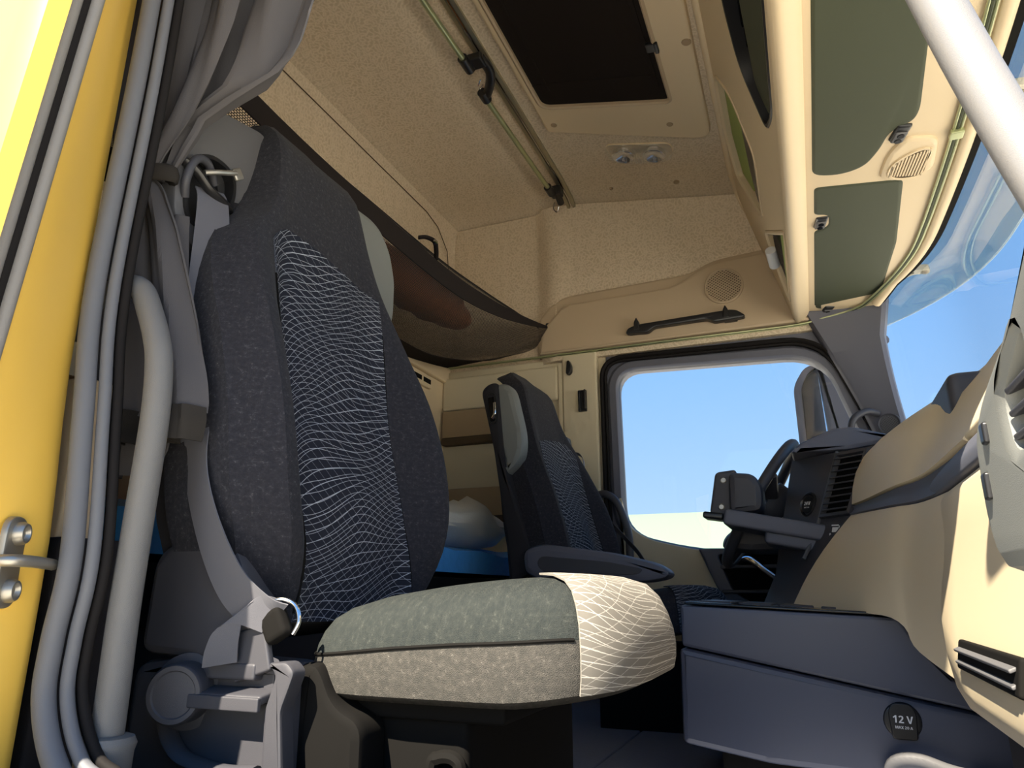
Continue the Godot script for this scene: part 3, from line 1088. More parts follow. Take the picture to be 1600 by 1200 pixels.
	v2.prism(rp([Vector2(0.104, -0.185), Vector2(0.295, -0.222), Vector2(0.318, -0.232), Vector2(0.335, -0.60), Vector2(0.322, -0.95), Vector2(0.262, -1.058), Vector2(0.15, -1.085), Vector2(0.104, -1.06), Vector2(0.104, -0.43), Vector2(0.142, -0.42), Vector2(0.142, -0.35), Vector2(0.104, -0.34)], 0.02, 4), 0.022, 0.009, on_y_down(1.384))
	var t2 := thing("sun_visor", "smaller sun visor at the driver's corner, lit green along its edge", "sun visor", V(0.2, 1.37, -0.6), "sun visors")
	obj("board", v2, M.visor, t2)
	visor_clip(V(0.124, 1.372, -0.385), 0.15, t2)
	visor_clip(V(0.15, 1.366, -1.075), 0.3, t2)
	var gap := Mb.new()
	gap.tube(spline([V(0.11, 1.378, -0.152), V(0.16, 1.376, -0.175), V(0.24, 1.376, -0.178), V(0.27, 1.376, -0.205)], 5), 0.009, 10)
	obj("hinge_rod", gap, M.gloss_black, t2)
	# reading lamp with a ribbed lens
	var la := thing("reading_lamp", "tan reading lamp with a half-round ribbed lens between the sun visors", "lamp", V(0.34, 1.37, -0.13))
	var lb := Mb.new()
	lb.prism(rp([Vector2(0.255, -0.20), Vector2(0.265, -0.10), Vector2(0.295, -0.03), Vector2(0.372, -0.055), Vector2(0.378, -0.20), Vector2(0.30, -0.225)], 0.03, 5), 0.03, 0.010, on_y_down(1.386))
	obj("housing", lb, M.cream, la)
	var xo := on_y_down(1.3555)
	var lens := rp([Vector2(0.272, -0.185), Vector2(0.282, -0.125), Vector2(0.33, -0.085), Vector2(0.358, -0.088), Vector2(0.358, -0.205), Vector2(0.31, -0.213)], 0.03, 5)
	var lr := Mb.new()
	lr.sweep(to3(lens, xo), V(0, -1, 0), [Vector2(-0.004, -0.004), Vector2(-0.003, 0.003), Vector2(0.003, 0.003), Vector2(0.005, -0.004)])
	obj("lens_rim", lr, M.cream, la)
	var lf := Mb.new()
	lf.prism(lens, 0.001, 0.0003, xo)
	obj("lens_back", lf, M.seam, la)
	for k in 12:
		var ribs := Mb.new()
		var x := 0.279 + k * 0.0068
		var z0 := -0.205 + 0.02 * (1.0 - k / 11.0)
		var z1 := lerpf(-0.135, -0.09, sqrt(k / 11.0))
		ribs.rbox(V(x, 1.354, (z0 + z1) / 2), V(0.0042, 0.003, absf(z1 - z0)), 0.001, Basis(V(0, 1, 0), 0.1))
		obj("rib", ribs, M.cream, la)

	# outside sun shield of tinted acrylic with its brackets
	var sh := thing("sun_shield", "smoky tinted acrylic shield outside, over the top of the windscreen", "sun shield", V(0.6, 1.4, 0))
	var s1 := Mb.new()
	var rws := []
	for i2 in 9:
		var row := PackedVector3Array()
		var v := i2 / 8.0
		for j in 49:
			var z := 1.2 - j * 2.36 / 48.0
			var low := 1.285 + 0.012 * absf(z)
			row.append(V(shield_x(z) - 0.10 * v * v, lerpf(low, 1.62, v), z))
		rws.append(row)
	s1.sheet(rws, 0.004)
	obj("shield", s1, M.tint, sh)
	var eb := Mb.new()
	eb.tube(rws[0], 0.0022, 6)
	obj("edge", eb, M.tint, sh)
	for k in 2:
		var zb: float = [-0.96, -0.02][k]
		var br := thing("shield_bracket", ["pale bracket holding the tinted shield near the driver's corner", "pale bracket behind the tinted shield near the silver grab bar"][k], "bracket", V(0.5, 1.4, zb), "brackets of the outside sun shield")
		var bx0 := ws_x(zb) + 0.02
		var bx1 := shield_x(zb) - 0.006
		var ln := bx1 - bx0
		var bm2 := Mb.new()
		bm2.prism(rp([Vector2(bx0, -zb - 0.07), Vector2(bx0, -zb + 0.06), Vector2(bx0 + ln * 0.45, -zb + 0.015), Vector2(bx1, -zb + 0.015), Vector2(bx1, -zb - 0.02), Vector2(bx0 + ln * 0.3, -zb - 0.03)], 0.012, 4), 0.02, 0.004, on_y_up(1.405), [rp([Vector2(bx0 + ln * 0.2, -zb - 0.012), Vector2(bx0 + ln * 0.2, -zb + 0.02), Vector2(bx0 + ln * 0.5, -zb + 0.004), Vector2(bx0 + ln * 0.5, -zb - 0.012)], 0.004, 2)])
		obj("arm", bm2, M.bracket, br)
		var bo := Mb.new()
		bo.lathe([Vector2(0, -0.012), Vector2(0.013, -0.012), Vector2(0.015, -0.004), Vector2(0.015, 0.006), Vector2(0.010, 0.012), Vector2(0, 0.012)], facing(V(bx1 - 0.01, 1.412, zb), V(1, 0, 0)), 16)
		obj("bolt", bo, M.steel, br)
	# ribbed roof lip the shield hangs from
	var lip := Mb.new()
	for k in 5:
		var pl := PackedVector3Array()
		for j in 31:
			var z := 1.2 - j * 2.36 / 30.0
			pl.append(V(shield_x(z) - 0.12 - k * 0.012, 1.60 + k * 0.012, z))
		lip.tube(pl, 0.012, 8)
	obj("mounting_lip", lip, M.bracket, sh)

func shield_x(z: float) -> float:
	var a := absf(z)
	return 0.60 - 0.03 * a * a - 0.21 * pow(maxf(a - 0.45, 0.0) / 0.7, 2.4)

func visor_clip(at: Vector3, turn: float, parent: Node):
	var b := Basis(Vector3(0, 1, 0), turn)
	var k := Mb.new()
	k.rbox(at, V(0.034, 0.024, 0.062), 0.007, b)
	var c := obj("clip", k, M.black, parent)
	var f := Mb.new()
	f.rbox(at + b * V(0, -0.011, -0.010), V(0.027, 0.010, 0.038), 0.004, b)
	obj("clip_face", f, M.grey_plastic, c)
	var h := Mb.new()
	for s in [-1, 1]:
		h.lathe([Vector2(0, -0.001), Vector2(0.0075, -0.001), Vector2(0.0075, 0.0015), Vector2(0, 0.0015)], facing(at + b * V(0, -0.0165, -0.010 + s * 0.0095), V(0, -1, 0), V(1, 0, 0)), 14)
	obj("clip_eye", h, M.gloss_black, c)

func build_ceiling_things():
	# roof hatch: moulded tan frame, dark blind, latch
	var tilt := Basis(V(0, 0, 1), -0.1489)      # follows the falling headliner
	var hx := Transform3D(Basis(tilt * V(1, 0, 0), V(0, 0, 1), tilt * V(0, -1, 0)), V(-0.5, ceil_y(-0.5), 0))
	var t := thing("roof_hatch", "closed roof hatch with a dark mesh blind in a tan frame", "roof hatch", V(-0.5, 1.99, 0.0))
	var outl := rp([Vector2(-0.245, 0.62), Vector2(-0.245, -0.575), Vector2(0.335, -0.72), Vector2(0.355, 0.62)], 0.03, 6, [0.02, 0.02, 0.07, 0.02])
	var inn := rp([Vector2(-0.212, 0.50), Vector2(-0.212, -0.425), Vector2(0.226, -0.475), Vector2(0.226, 0.50)], 0.03, 6, [0.03, 0.035, 0.02, 0.03])
	var f := Mb.new()
	f.prism(outl, 0.022, 0.009, hx * Transform3D(Basis(), V(0, 0, -0.004)), [inn])
	obj("frame", f, M.cream, t)
	var lp := Mb.new()
	lp.sweep(to3(inn, hx), hx.basis.z, [Vector2(-0.002, -0.05), Vector2(-0.002, 0.018), Vector2(0.004, 0.023), Vector2(0.012, 0.018), Vector2(0.012, 0.0)])
	obj("frame_lip", lp, M.cream_trim, t)
	var bd := Mb.new()
	bd.prism(rp([Vector2(-0.215, 0.505), Vector2(-0.215, -0.428), Vector2(0.229, -0.478), Vector2(0.229, 0.505)], 0.03, 4), 0.006, 0.001, hx * Transform3D(Basis(), V(0, 0, 0.002)))
	var bl := obj("blind", bd, M.blind, t)
	var fld := Mb.new()
	fld.rbox(hx * V(-0.01, -0.33, 0.009), V(0.40, 0.012, 0.004), 0.0015, hx.basis * Basis(V(0, 0, 1), -0.08))
	fld.rbox(hx * V(-0.165, 0.05, 0.009), V(0.012, 0.8, 0.004), 0.0015, hx.basis)
	fld.rbox(hx * V(0.20, 0.05, 0.010), V(0.012, 0.9, 0.006), 0.0015, hx.basis)
	obj("fold", fld, M.blind, bl)
	var lt := Mb.new()
	lt.rbox(hx * V(0.222, -0.205, 0.018), V(0.035, 0.036, 0.012), 0.003, hx.basis)
	lt.rbox(hx * V(0.236, -0.205, 0.022), V(0.012, 0.044, 0.012), 0.003, hx.basis)
	obj("latch", lt, M.black, t)
	for q in [[Vector2(0.325, -0.205), 0.014], [Vector2(0.205, -0.60), 0.011], [Vector2(-0.205, -0.53), 0.011]]:
		var b := Mb.new()
		b.lathe([Vector2(0, -0.002), Vector2(q[1], -0.002), Vector2(q[1] * 1.05, 0.002), Vector2(q[1] * 0.9, 0.004), Vector2(0, 0.001)], hx * Transform3D(Basis(), V(q[0].x, q[0].y, 0.017)), 20)
		obj("screw_cap", b, M.brown_trim, t)
	# interior lamp
	var la := thing("interior_lamp", "clear double interior lamp set in the headliner between the roof hatch and the far wall", "lamp", V(-0.45, 1.985, -0.76))
	var lx := Transform3D(hx.basis, V(-0.445, ceil_y(-0.445), -0.765)) * Transform3D(Basis(V(0, 0, 1), -0.12), Vector3.ZERO)
	var lo := rp([Vector2(-0.125, 0.045), Vector2(0.12, 0.045), Vector2(0.13, -0.03), Vector2(0.085, -0.055), Vector2(-0.085, -0.055), Vector2(-0.12, -0.02)], 0.03, 5)
	var bs := Mb.new()
	bs.prism(lo, 0.006, 0.002, lx)
	obj("base", bs, M.cream, la)
	for s in [-1, 1]:
		var cup := Mb.new()
		cup.lathe([Vector2(0.0, 0.004), Vector2(0.018, 0.008), Vector2(0.034, 0.016), Vector2(0.04, 0.022), Vector2(0.043, 0.02), Vector2(0.043, 0.004)], lx * Transform3D(Basis(), V(s * 0.058, -0.01, 0.004)), 22)
		obj("reflector", cup, M.chrome, la)
	var le := Mb.new()
	le.prism(lo, 0.026, 0.012, lx * Transform3D(Basis(), V(0, 0, 0.006)))
	obj("lens", le, M.lens, la)
	var fr := Mb.new()
	for k in range(-3, 4):
		fr.rbox(lx * V(k * 0.009, -0.012, 0.033), V(0.003, 0.07, 0.003), 0.001, lx.basis)
	obj("lens_rib", fr, M.lens, la)
	# crosswise curtain rail
	var r := thing("curtain_rail", "flat grey aluminium curtain rail crossing the headliner", "rail", V(-0.815, 2.03, 0))
	var a := Mb.new()
	var path := PackedVector3Array([V(-0.815, 2.036, 0.95), V(-0.815, 2.036, -0.6), V(-0.815, 2.034, -0.9), V(-0.815, 2.02, -1.04), V(-0.813, 1.985, -1.12), V(-0.812, 1.955, -1.135)])
	a.sweep(path, Vector3(1, 0, 0), [Vector2(-0.006, -0.019), Vector2(-0.006, 0.019), Vector2(0.006, 0.019), Vector2(0.008, 0.006), Vector2(0.002, 0.004), Vector2(0.002, -0.004), Vector2(0.008, -0.006), Vector2(0.006, -0.019)], false)
	obj("profile", a, M.alu, r)
	var hi := Mb.new()
	var p2 := PackedVector3Array()
	for q in path: p2.append(q + V(0.0, -0.006, 0))
	hi.sweep(p2, Vector3(1, 0, 0), [Vector2(-0.002, 0.0), Vector2(-0.002, 0.003), Vector2(0.002, 0.003), Vector2(0.002, 0.0)], false)
	obj("glide_strip", hi, M.chrome, r)
	# round rod in two black jointed clips behind the rail
	var rd := thing("support_rod", "thin round pale green rod held by black clips behind the curtain rail", "rod", V(-0.86, 1.99, -0.3))
	for s in [[V(-0.87, 1.985, 0.9), V(-0.852, 1.985, -0.10)], [V(-0.862, 1.982, -0.25), V(-0.85, 1.982, -0.90)]]:
		var b := Mb.new()
		b.tube(PackedVector3Array(s), 0.0095, 14)
		obj("tube", b, M.rod_green, rd)
	var k1 := Mb.new()
	k1.tube(PackedVector3Array([V(-0.853, 1.985, -0.07), V(-0.852, 1.985, -0.13)]), 0.017, 14)
	k1.rbox(V(-0.825, 2.0, -0.115), V(0.055, 0.03, 0.05), 0.008)
	k1.tube(spline([V(-0.81, 2.005, -0.11), V(-0.802, 1.995, -0.17), V(-0.825, 1.985, -0.22), V(-0.86, 1.982, -0.265)], 5), 0.016, 12, 0.8)
	k1.tube(PackedVector3Array([V(-0.86, 1.982, -0.235), V(-0.86, 1.982, -0.28)]), 0.017, 14)
	obj("clip", k1, M.black, rd)
	var k2 := Mb.new()
	k2.tube(PackedVector3Array([V(-0.85, 1.982, -0.87), V(-0.85, 1.982, -0.925)]), 0.017, 14)
	k2.rbox(V(-0.835, 1.995, -0.94), V(0.05, 0.04, 0.05), 0.008)
	k2.tube(PackedVector3Array([V(-0.83, 1.99, -0.93), V(-0.835, 1.975, -1.0)]), 0.015, 12)
	obj("clip", k2, M.black, rd)
	for q in [[V(-0.835, 1.975, -0.17), V(-0.85, 1.965, -0.185), V(-0.855, 1.97, -0.205), V(-0.84, 1.98, -0.2)], [V(-0.85, 1.96, -0.96), V(-0.86, 1.94, -0.975), V(-0.85, 1.93, -0.99), V(-0.84, 1.95, -0.985)]]:
		var ring := Mb.new()
		ring.tube(spline(q, 5), 0.003, 8)
		obj("spring", ring, M.chrome, rd)

func text(s: String, size: float, xf: Transform3D, m: Material, parent: Node, bold := false):
	var t := TextMesh.new()
	var f := SystemFont.new()
	f.font_names = PackedStringArray(["Droid Sans"])
	if bold: f.font_weight = 700
	t.font = f
	t.font_size = 32
	t.text = s
	t.pixel_size = size / 32.0
	t.depth = size * 0.04
	t.material = m
	var o := MeshInstance3D.new()
	o.mesh = t
	o.name = "lettering"
	var off := Vector3.ZERO
	var q := parent
	while q is Node3D and q != self:
		off += q.position
		q = q.get_parent()
	parent.add_child(o, true)
	o.transform = Transform3D(xf.basis, xf.origin - off)

func quad_pt(tl: Vector3, tr: Vector3, bl: Vector3, br: Vector3, a: float, b: float) -> Vector3:
	return tl.lerp(tr, a).lerp(bl.lerp(br, a), b)

func build_dash():
	var o := thing("dashboard", "beige dashboard with dark trim strip and dark centre stack, sunlit at the passenger end", "dashboard", V(0.3, 0.2, 0))
	# passenger side: profiles (x, y) drawn along z
	var up := rp([Vector2(0.52, 0.748), Vector2(0.345, 0.748), Vector2(0.302, 0.73), Vector2(0.245, 0.645), Vector2(0.212, 0.580), Vector2(0.206, 0.558), Vector2(0.52, 0.55)], 0.02, 4)
	var m := Mb.new()
	m.prism(up, 0.95, 0.004, on_z(0.185))
	obj("upper_panel", m, M.beige, o)
	var st := Mb.new()
	st.prism(rp([Vector2(0.23, 0.558), Vector2(0.207, 0.556), Vector2(0.198, 0.535), Vector2(0.197, 0.515), Vector2(0.23, 0.512)], 0.006, 3), 0.96, 0.003, on_z(0.18))
	obj("trim_strip", st, M.door_dark, o)
	var lo := Mb.new()
	var rows := []
	var prof := [Vector2(0.5, 0.514), Vector2(0.215, 0.514), Vector2(0.203, 0.511), Vector2(0.197, 0.50), Vector2(0.191, 0.45), Vector2(0.182, 0.39), Vector2(0.171, 0.33), Vector2(0.162, 0.28), Vector2(0.158, 0.245), Vector2(0.164, 0.224), Vector2(0.185, 0.207), Vector2(0.26, 0.19), Vector2(0.5, 0.18)]
	for k in 9:
		var row := PackedVector3Array()
		var u := k / 8.0
		for q in prof:
			var z0 := 0.19 + 0.24 * pow(smoothstep(0.36, 0.19, q.y), 1.3)
			row.append(V(q.x + 0.03 * pow(1.0 - minf(u * 8.0, 1.0), 2.0), q.y, lerpf(z0, 1.135, u)))
		rows.append(row)
	lo.loft(rows)
	obj("lower_panel", lo, M.beige, o)
	# centre part: bends from the passenger side to the stack
	var T := spline([V(0.172, 0.702, -0.30), V(0.20, 0.715, -0.12), V(0.25, 0.725, 0.05), V(0.302, 0.73, 0.19), V(0.31, 0.726, 0.5)], 6)
	var T2 := spline([V(0.215, 0.742, -0.42), V(0.26, 0.746, -0.25), V(0.32, 0.748, 0.0), V(0.345, 0.748, 0.19), V(0.352, 0.744, 0.5)], 6)
	var S := spline([V(0.112, 0.562, -0.262), V(0.135, 0.558, -0.12), V(0.168, 0.557, 0.05), V(0.206, 0.558, 0.19), V(0.216, 0.556, 0.5)], 6)
	var S2 := spline([V(0.100, 0.535, -0.258), V(0.125, 0.528, -0.12), V(0.158, 0.52, 0.05), V(0.197, 0.515, 0.19), V(0.225, 0.513, 0.5)], 6)
	var L := spline([V(-0.045, 0.325, -0.215), V(0.03, 0.325, -0.06), V(0.128, 0.321, 0.13), V(0.160, 0.270, 0.18), V(0.225, 0.215, 0.35)], 6)
	var c := Mb.new()
	var far := PackedVector3Array()
	for q in T2: far.append(V(0.5, 0.745, q.z))
	rows = [far, T2]
	for k in 7: 
		var row := PackedVector3Array()
		for i in T.size(): row.append(T2[i].lerp(T[i], k / 6.0) if k < 3 else T[i].lerp(S[i], (k - 2.0) / 4.0) + V(-0.012, 0.004, 0) * sin((k - 2.0) / 4.0 * PI) * clampf(1.15 - float(i) / 18.0, -0.4, 1.0))
		rows.append(row)
	c.sheet(rows, 0.012)
	obj("centre_upper_panel", c, M.beige, o)
	var cs := Mb.new()
	rows = []
	for k in 6:
		var row := PackedVector3Array()
		for i in S.size(): row.append(S[i].lerp(S2[i], k / 5.0) + V(0.006, 0, 0) * sin(k / 5.0 * PI))
		rows.append(row)
	cs.sheet(rows, 0.01)
	obj("centre_trim_strip", cs, M.door_dark, o)
	var cl := Mb.new()
	rows = []
	for k in 9:
		var row := PackedVector3Array()
		for i in S2.size(): row.append((S2[i] + V(0.004, -0.004, 0)).lerp(L[i], k / 8.0) + V(-0.012, 0, 0.012) * sin(k / 8.0 * PI))
		rows.append(row)
	cl.sheet(rows, 0.012)
	obj("centre_lower_panel", cl, M.beige, o)
	var fill := Mb.new()
	fill.rbox(V(0.40, 0.62, -0.45), V(0.30, 0.23, 1.34), 0.02)
	fill.rbox(V(0.36, 0.32, -0.5), V(0.3, 0.6, 1.1), 0.02)
	obj("carcass", fill, M.dark, o)

	# dark centre stack
	var tl := V(-0.022, 0.728, -0.56); var tr := V(0.168, 0.705, -0.285)
	var bl := V(-0.075, 0.51, -0.54); var br := V(0.090, 0.505, -0.252)
	var ll := V(-0.15, 0.30, -0.48); var lr := V(-0.055, 0.30, -0.205)
	var sb := Mb.new()
	rows = []
	for k in 5:
		var u := k / 4.0
		var row := PackedVector3Array()
		row.append(tl.lerp(tr, u)); row.append(tl.lerp(tr, u).lerp(bl.lerp(br, u), 0.5)); row.append(bl.lerp(br, u)); row.append(bl.lerp(br, u).lerp(ll.lerp(lr, u), 0.45) + V(0.014, 0, 0)); row.append(ll.lerp(lr, u))
		row.append(ll.lerp(lr, u) + V(0.25, -0.1, -0.1)); row.append(tl.lerp(tr, u) + V(0.2, 0.02, -0.08))
		rows.append(row)
	sb.loft(rows)
	var sk := obj("centre_stack", sb, M.dark, o, 25.0)
	var xaxis := (tr - tl).normalized()
	var n := (bl - tl).cross(tr - tl).normalized()
	if n.x > 0: n = -n
	var face := Basis(xaxis, n.cross(xaxis), n)
	# air vent column at the passenger edge of the stack
	var pos := func(a: float, b: float, d := 0.0) -> Vector3: return quad_pt(tl, tr, bl, br, a, b) + n * d
	var vf := Mb.new()
	var loop := PackedVector3Array()
	for q in [Vector2(0.64, 0.06), Vector2(0.97, 0.06), Vector2(0.965, 0.80), Vector2(0.61, 0.80)]: loop.append(pos.call(q.x, q.y))
	vf.sweep(loop, n, [Vector2(-0.006, 0.0), Vector2(-0.004, 0.012), Vector2(0.003, 0.014), Vector2(0.008, 0.0)])
	var vent := obj("air_vent", vf, M.dark, sk, 25.0)
	var bk := Mb.new()
	bk.quad(pos.call(0.64, 0.06, 0.001), pos.call(0.97, 0.06, 0.001), pos.call(0.965, 0.80, 0.001), pos.call(0.61, 0.80, 0.001))
	obj("vent_back", bk, M.black_matt, sk)
	for k in 9:
		var b := 0.11 + k * 0.078
		var s := Mb.new()
		var p0: Vector3 = pos.call(0.635, b, 0.008)
		var p1: Vector3 = pos.call(0.962, b, 0.008)
		s.rbox((p0 + p1) / 2, V(p0.distance_to(p1), 0.004, 0.018), 0.0015, Basis((p1 - p0).normalized(), n.cross((p1 - p0).normalized()), n) * Basis(V(1, 0, 0), 0.35))
		obj("vent_slat", s, M.dark, sk)
	var ed := Mb.new()
	ed.tube(PackedVector3Array([pos.call(0.60, 0.0, 0.002), pos.call(0.56, 1.0, 0.002), bl.lerp(br, 0.56).lerp(ll.lerp(lr, 0.6), 0.3) + n * 0.004]), 0.005, 8)
	obj("edge_bead", ed, M.grey_plastic, sk)
	# 24 V socket with cover
	var sxf := Transform3D(face, pos.call(0.36, 0.62))
	var so := Mb.new()
	so.lathe([Vector2(0, 0.004), Vector2(0.021, 0.005), Vector2(0.024, 0.004), Vector2(0.026, 0.0), Vector2(0.030, 0.006), Vector2(0.033, 0.004), Vector2(0.034, -0.004), Vector2(0, -0.004)], sxf, 28)
	obj("socket_cover", so, M.black, sk)
	text("24 V", 0.013, sxf * Transform3D(Basis(), V(0, 0.002, 0.0055)), M.white_print, sk, true)
	text("MAX 15 A", 0.005, sxf * Transform3D(Basis(), V(0, -0.009, 0.0055)), M.white_print, sk)
	# small printed seat symbol under the vent
	var sy := Mb.new()
	var yx := Transform3D(face, pos.call(0.80, 0.965, 0.001))
	for q in [[V(0, 0.009, 0), V(0.026, 0.003, 0.001)], [V(0.002, -0.002, 0), V(0.022, 0.012, 0.001)], [V(0, -0.014, 0), V(0.034, 0.003, 0.001)], [V(-0.015, -0.014, 0), V(0.003, 0.008, 0.001)], [V(0.016, 0.001, 0), V(0.003, 0.014, 0.001)]]:
		sy.rbox(yx * q[0], q[1], 0.0003, face)
	obj("printed_symbol", sy, M.white_print, sk)
	# instrument hood
	var hd := Mb.new()
	hd.prism(rp([Vector2(-0.024, 0.724), Vector2(-0.002, 0.748), Vector2(0.085, 0.783), Vector2(0.135, 0.785), Vector2(0.245, 0.748), Vector2(0.225, 0.735), Vector2(0.12, 0.722)], 0.012, 4), 0.55, 0.012, on_z(-0.97) )
	obj("instrument_hood", hd, M.door_dark, o)
	# fold-out shelf
	var tr2 := Mb.new()
	var tb := Basis(V(0, 0, 1), -0.21) 
	tr2.rbox(V(-0.07, 0.530, -0.45), V(0.27, 0.042, 0.20), 0.010, tb)
	tr2.rbox(V(-0.02, 0.500, -0.45), V(0.17, 0.06, 0.17), 0.012, tb)
	obj("fold_out_shelf", tr2, M.door_dark, o)
	# low outlet with louvres in the passenger panel
	var vo := Mb.new()
	vo.rbox(V(0.166, 0.288, 0.655), V(0.016, 0.036, 0.31), 0.004, Basis(V(0, 0, 1), -0.18))
	var dv := obj("defrost_outlet", vo, M.black_matt, o)
	for k in 2:
		var s := Mb.new()
		s.rbox(V(0.157, 0.295 - k * 0.014, 0.655), V(0.008, 0.004, 0.29), 0.0015, Basis(V(0, 0, 1), 0.4))
		obj("louvre", s, M.grey_plastic, dv)
	# grey pod at the passenger end, with its own outlet
	var pd := Mb.new()
	pd.prism(rp([Vector2(-1.24, 0.372), Vector2(-1.03, 0.374), Vector2(-1.012, 0.41), Vector2(-1.02, 0.47), Vector2(-1.06, 0.492), Vector2(-1.15, 0.512), Vector2(-1.24, 0.55)], 0.018, 5), 0.10, 0.012, Transform3D(Basis(V(0, 0, 1), V(0, 1, 0), V(-1, 0, 0)), V(0.215, 0, 0)) * Transform3D(Basis(V(-1, 0, 0), V(0, 1, 0), V(0, 0, 1)), Vector3.ZERO), [rp([Vector2(-1.17, 0.445), Vector2(-1.115, 0.443), Vector2(-1.11, 0.475), Vector2(-1.17, 0.497)], 0.012, 4)])
	var pod := obj("side_outlet", pd, M.grey_light if M.has("grey_light") else M.light_grey, o)
	var pb := Mb.new()
	pb.rbox(V(0.16, 0.468, 1.14), V(0.01, 0.06, 0.07), 0.002)
	obj("outlet_back", pb, M.black_matt, pod)
	for k in 3:
		var s := Mb.new()
		s.rbox(V(0.128, 0.452 + k * 0.014, 1.142), V(0.02, 0.004, 0.06), 0.0015, Basis(V(0, 0, 1), 0.3))
		obj("louvre", s, M.dark, pod)
	var pe := Mb.new()
	pe.rbox(V(0.115, 0.43, 1.045), V(0.006, 0.018, 0.012), 0.002)
	pe.rbox(V(0.115, 0.462, 1.065), V(0.006, 0.014, 0.012), 0.002)
	obj("outlet_slider", pe, M.black, pod)

	# steering wheel
	var w := thing("steering_wheel", "dark steering wheel seen edge-on behind the fold-out shelf", "steering wheel", V(-0.125, 0.64, -0.70))
	var nx := V(-0.84, 0.54, 0).normalized()
	var wx := facing(V(-0.125, 0.625, -0.70), nx)
	var rim := Mb.new()
	var cir := PackedVector3Array()
	rows = []
	for i in 40:
		var row := PackedVector3Array()
		var a := TAU * i / 40
		for k in 10:
			var b := TAU * k / 10
			row.append(wx * V((0.205 + 0.016 * cos(b)) * cos(a), (0.205 + 0.016 * cos(b)) * sin(a), 0.016 * sin(b)))
		rows.append(row)
	rows.append(rows[0])
	rim.grid(rows, true)
	rim.fix(0)
	obj("rim", rim, M.dark, w)
	var hub := Mb.new()
	hub.lathe([Vector2(0, 0.0), Vector2(0.06, -0.005), Vector2(0.085, -0.02), Vector2(0.08, -0.05), Vector2(0.05, -0.08), Vector2(0, -0.08)], wx, 24)
	obj("hub", hub, M.dark, w)
	for a in [0.35, PI - 0.35, -PI / 2]:
		var sp := Mb.new()
		sp.tube(PackedVector3Array([wx * V(0.06 * cos(a), 0.06 * sin(a), -0.025), wx * V(0.2 * cos(a), 0.2 * sin(a), -0.002)]), 0.022, 10, 0.5)
		obj("spoke", sp, M.dark, w)
	var col := Mb.new()
	col.tube(PackedVector3Array([wx * V(0, 0, -0.06), wx * V(0, 0, -0.24)]), 0.055, 16)
	obj("column", col, M.dark, w)
	var sd := Mb.new()
	sd.prism(rp([Vector2(-0.239, 0.488), Vector2(-0.231, 0.521), Vector2(-0.19, 0.552), Vector2(-0.06, 0.530), Vector2(-0.05, 0.484), Vector2(-0.15, 0.478)], 0.02, 5), 0.14, 0.02, on_z(-0.72))
	obj("column_shroud", sd, M.dark, w)
	var stalk := Mb.new()
	stalk.tube(spline([wx * V(0.03, 0, -0.10), wx * V(0.12, -0.02, -0.09), wx * V(0.2, -0.05, -0.08)], 4), 0.013, 10, 1.0)
	obj("stalk", stalk, M.black, w)

	# phone cradle clipped on the shelf
	var p := thing("phone_holder", "black boxy phone cradle standing on the fold-out shelf", "phone holder", V(-0.18, 0.575, -0.45))
	var rb := Basis(V(0, 0, 1), -0.16)
	var pl := Mb.new()
	pl.prism(rp([Vector2(-0.245, 0.572), Vector2(-0.222, 0.685), Vector2(-0.165, 0.690), Vector2(-0.175, 0.565)], 0.012, 4), 0.07, 0.006, on_z(-0.49))
	obj("clamp_plate", pl, M.dark, p)
	var bxm := Mb.new()
	bxm.prism(rp([Vector2(-0.19, 0.575), Vector2(-0.185, 0.680), Vector2(-0.12, 0.672), Vector2(-0.10, 0.635), Vector2(-0.105, 0.572), Vector2(-0.18, 0.565)], 0.02, 5), 0.11, 0.016, on_z(-0.50))
	obj("body", bxm, M.dark, p)
	var lipm := Mb.new()
	lipm.rbox(V(-0.235, 0.567, -0.45), V(0.055, 0.018, 0.08), 0.006, rb)
	obj("lip", lipm, M.black, p)
	for y in [0.590, 0.662]:
		var hl := Mb.new()
		hl.lathe([Vector2(0, 0.001), Vector2(0.006, 0.001), Vector2(0.008, 0.003), Vector2(0.009, 0.0), Vector2(0, -0.002)], Transform3D(Basis(), V(-0.212 + (y - 0.59) * 0.15, y, -0.4195)), 14)
		obj("screw", hl, M.steel, p)

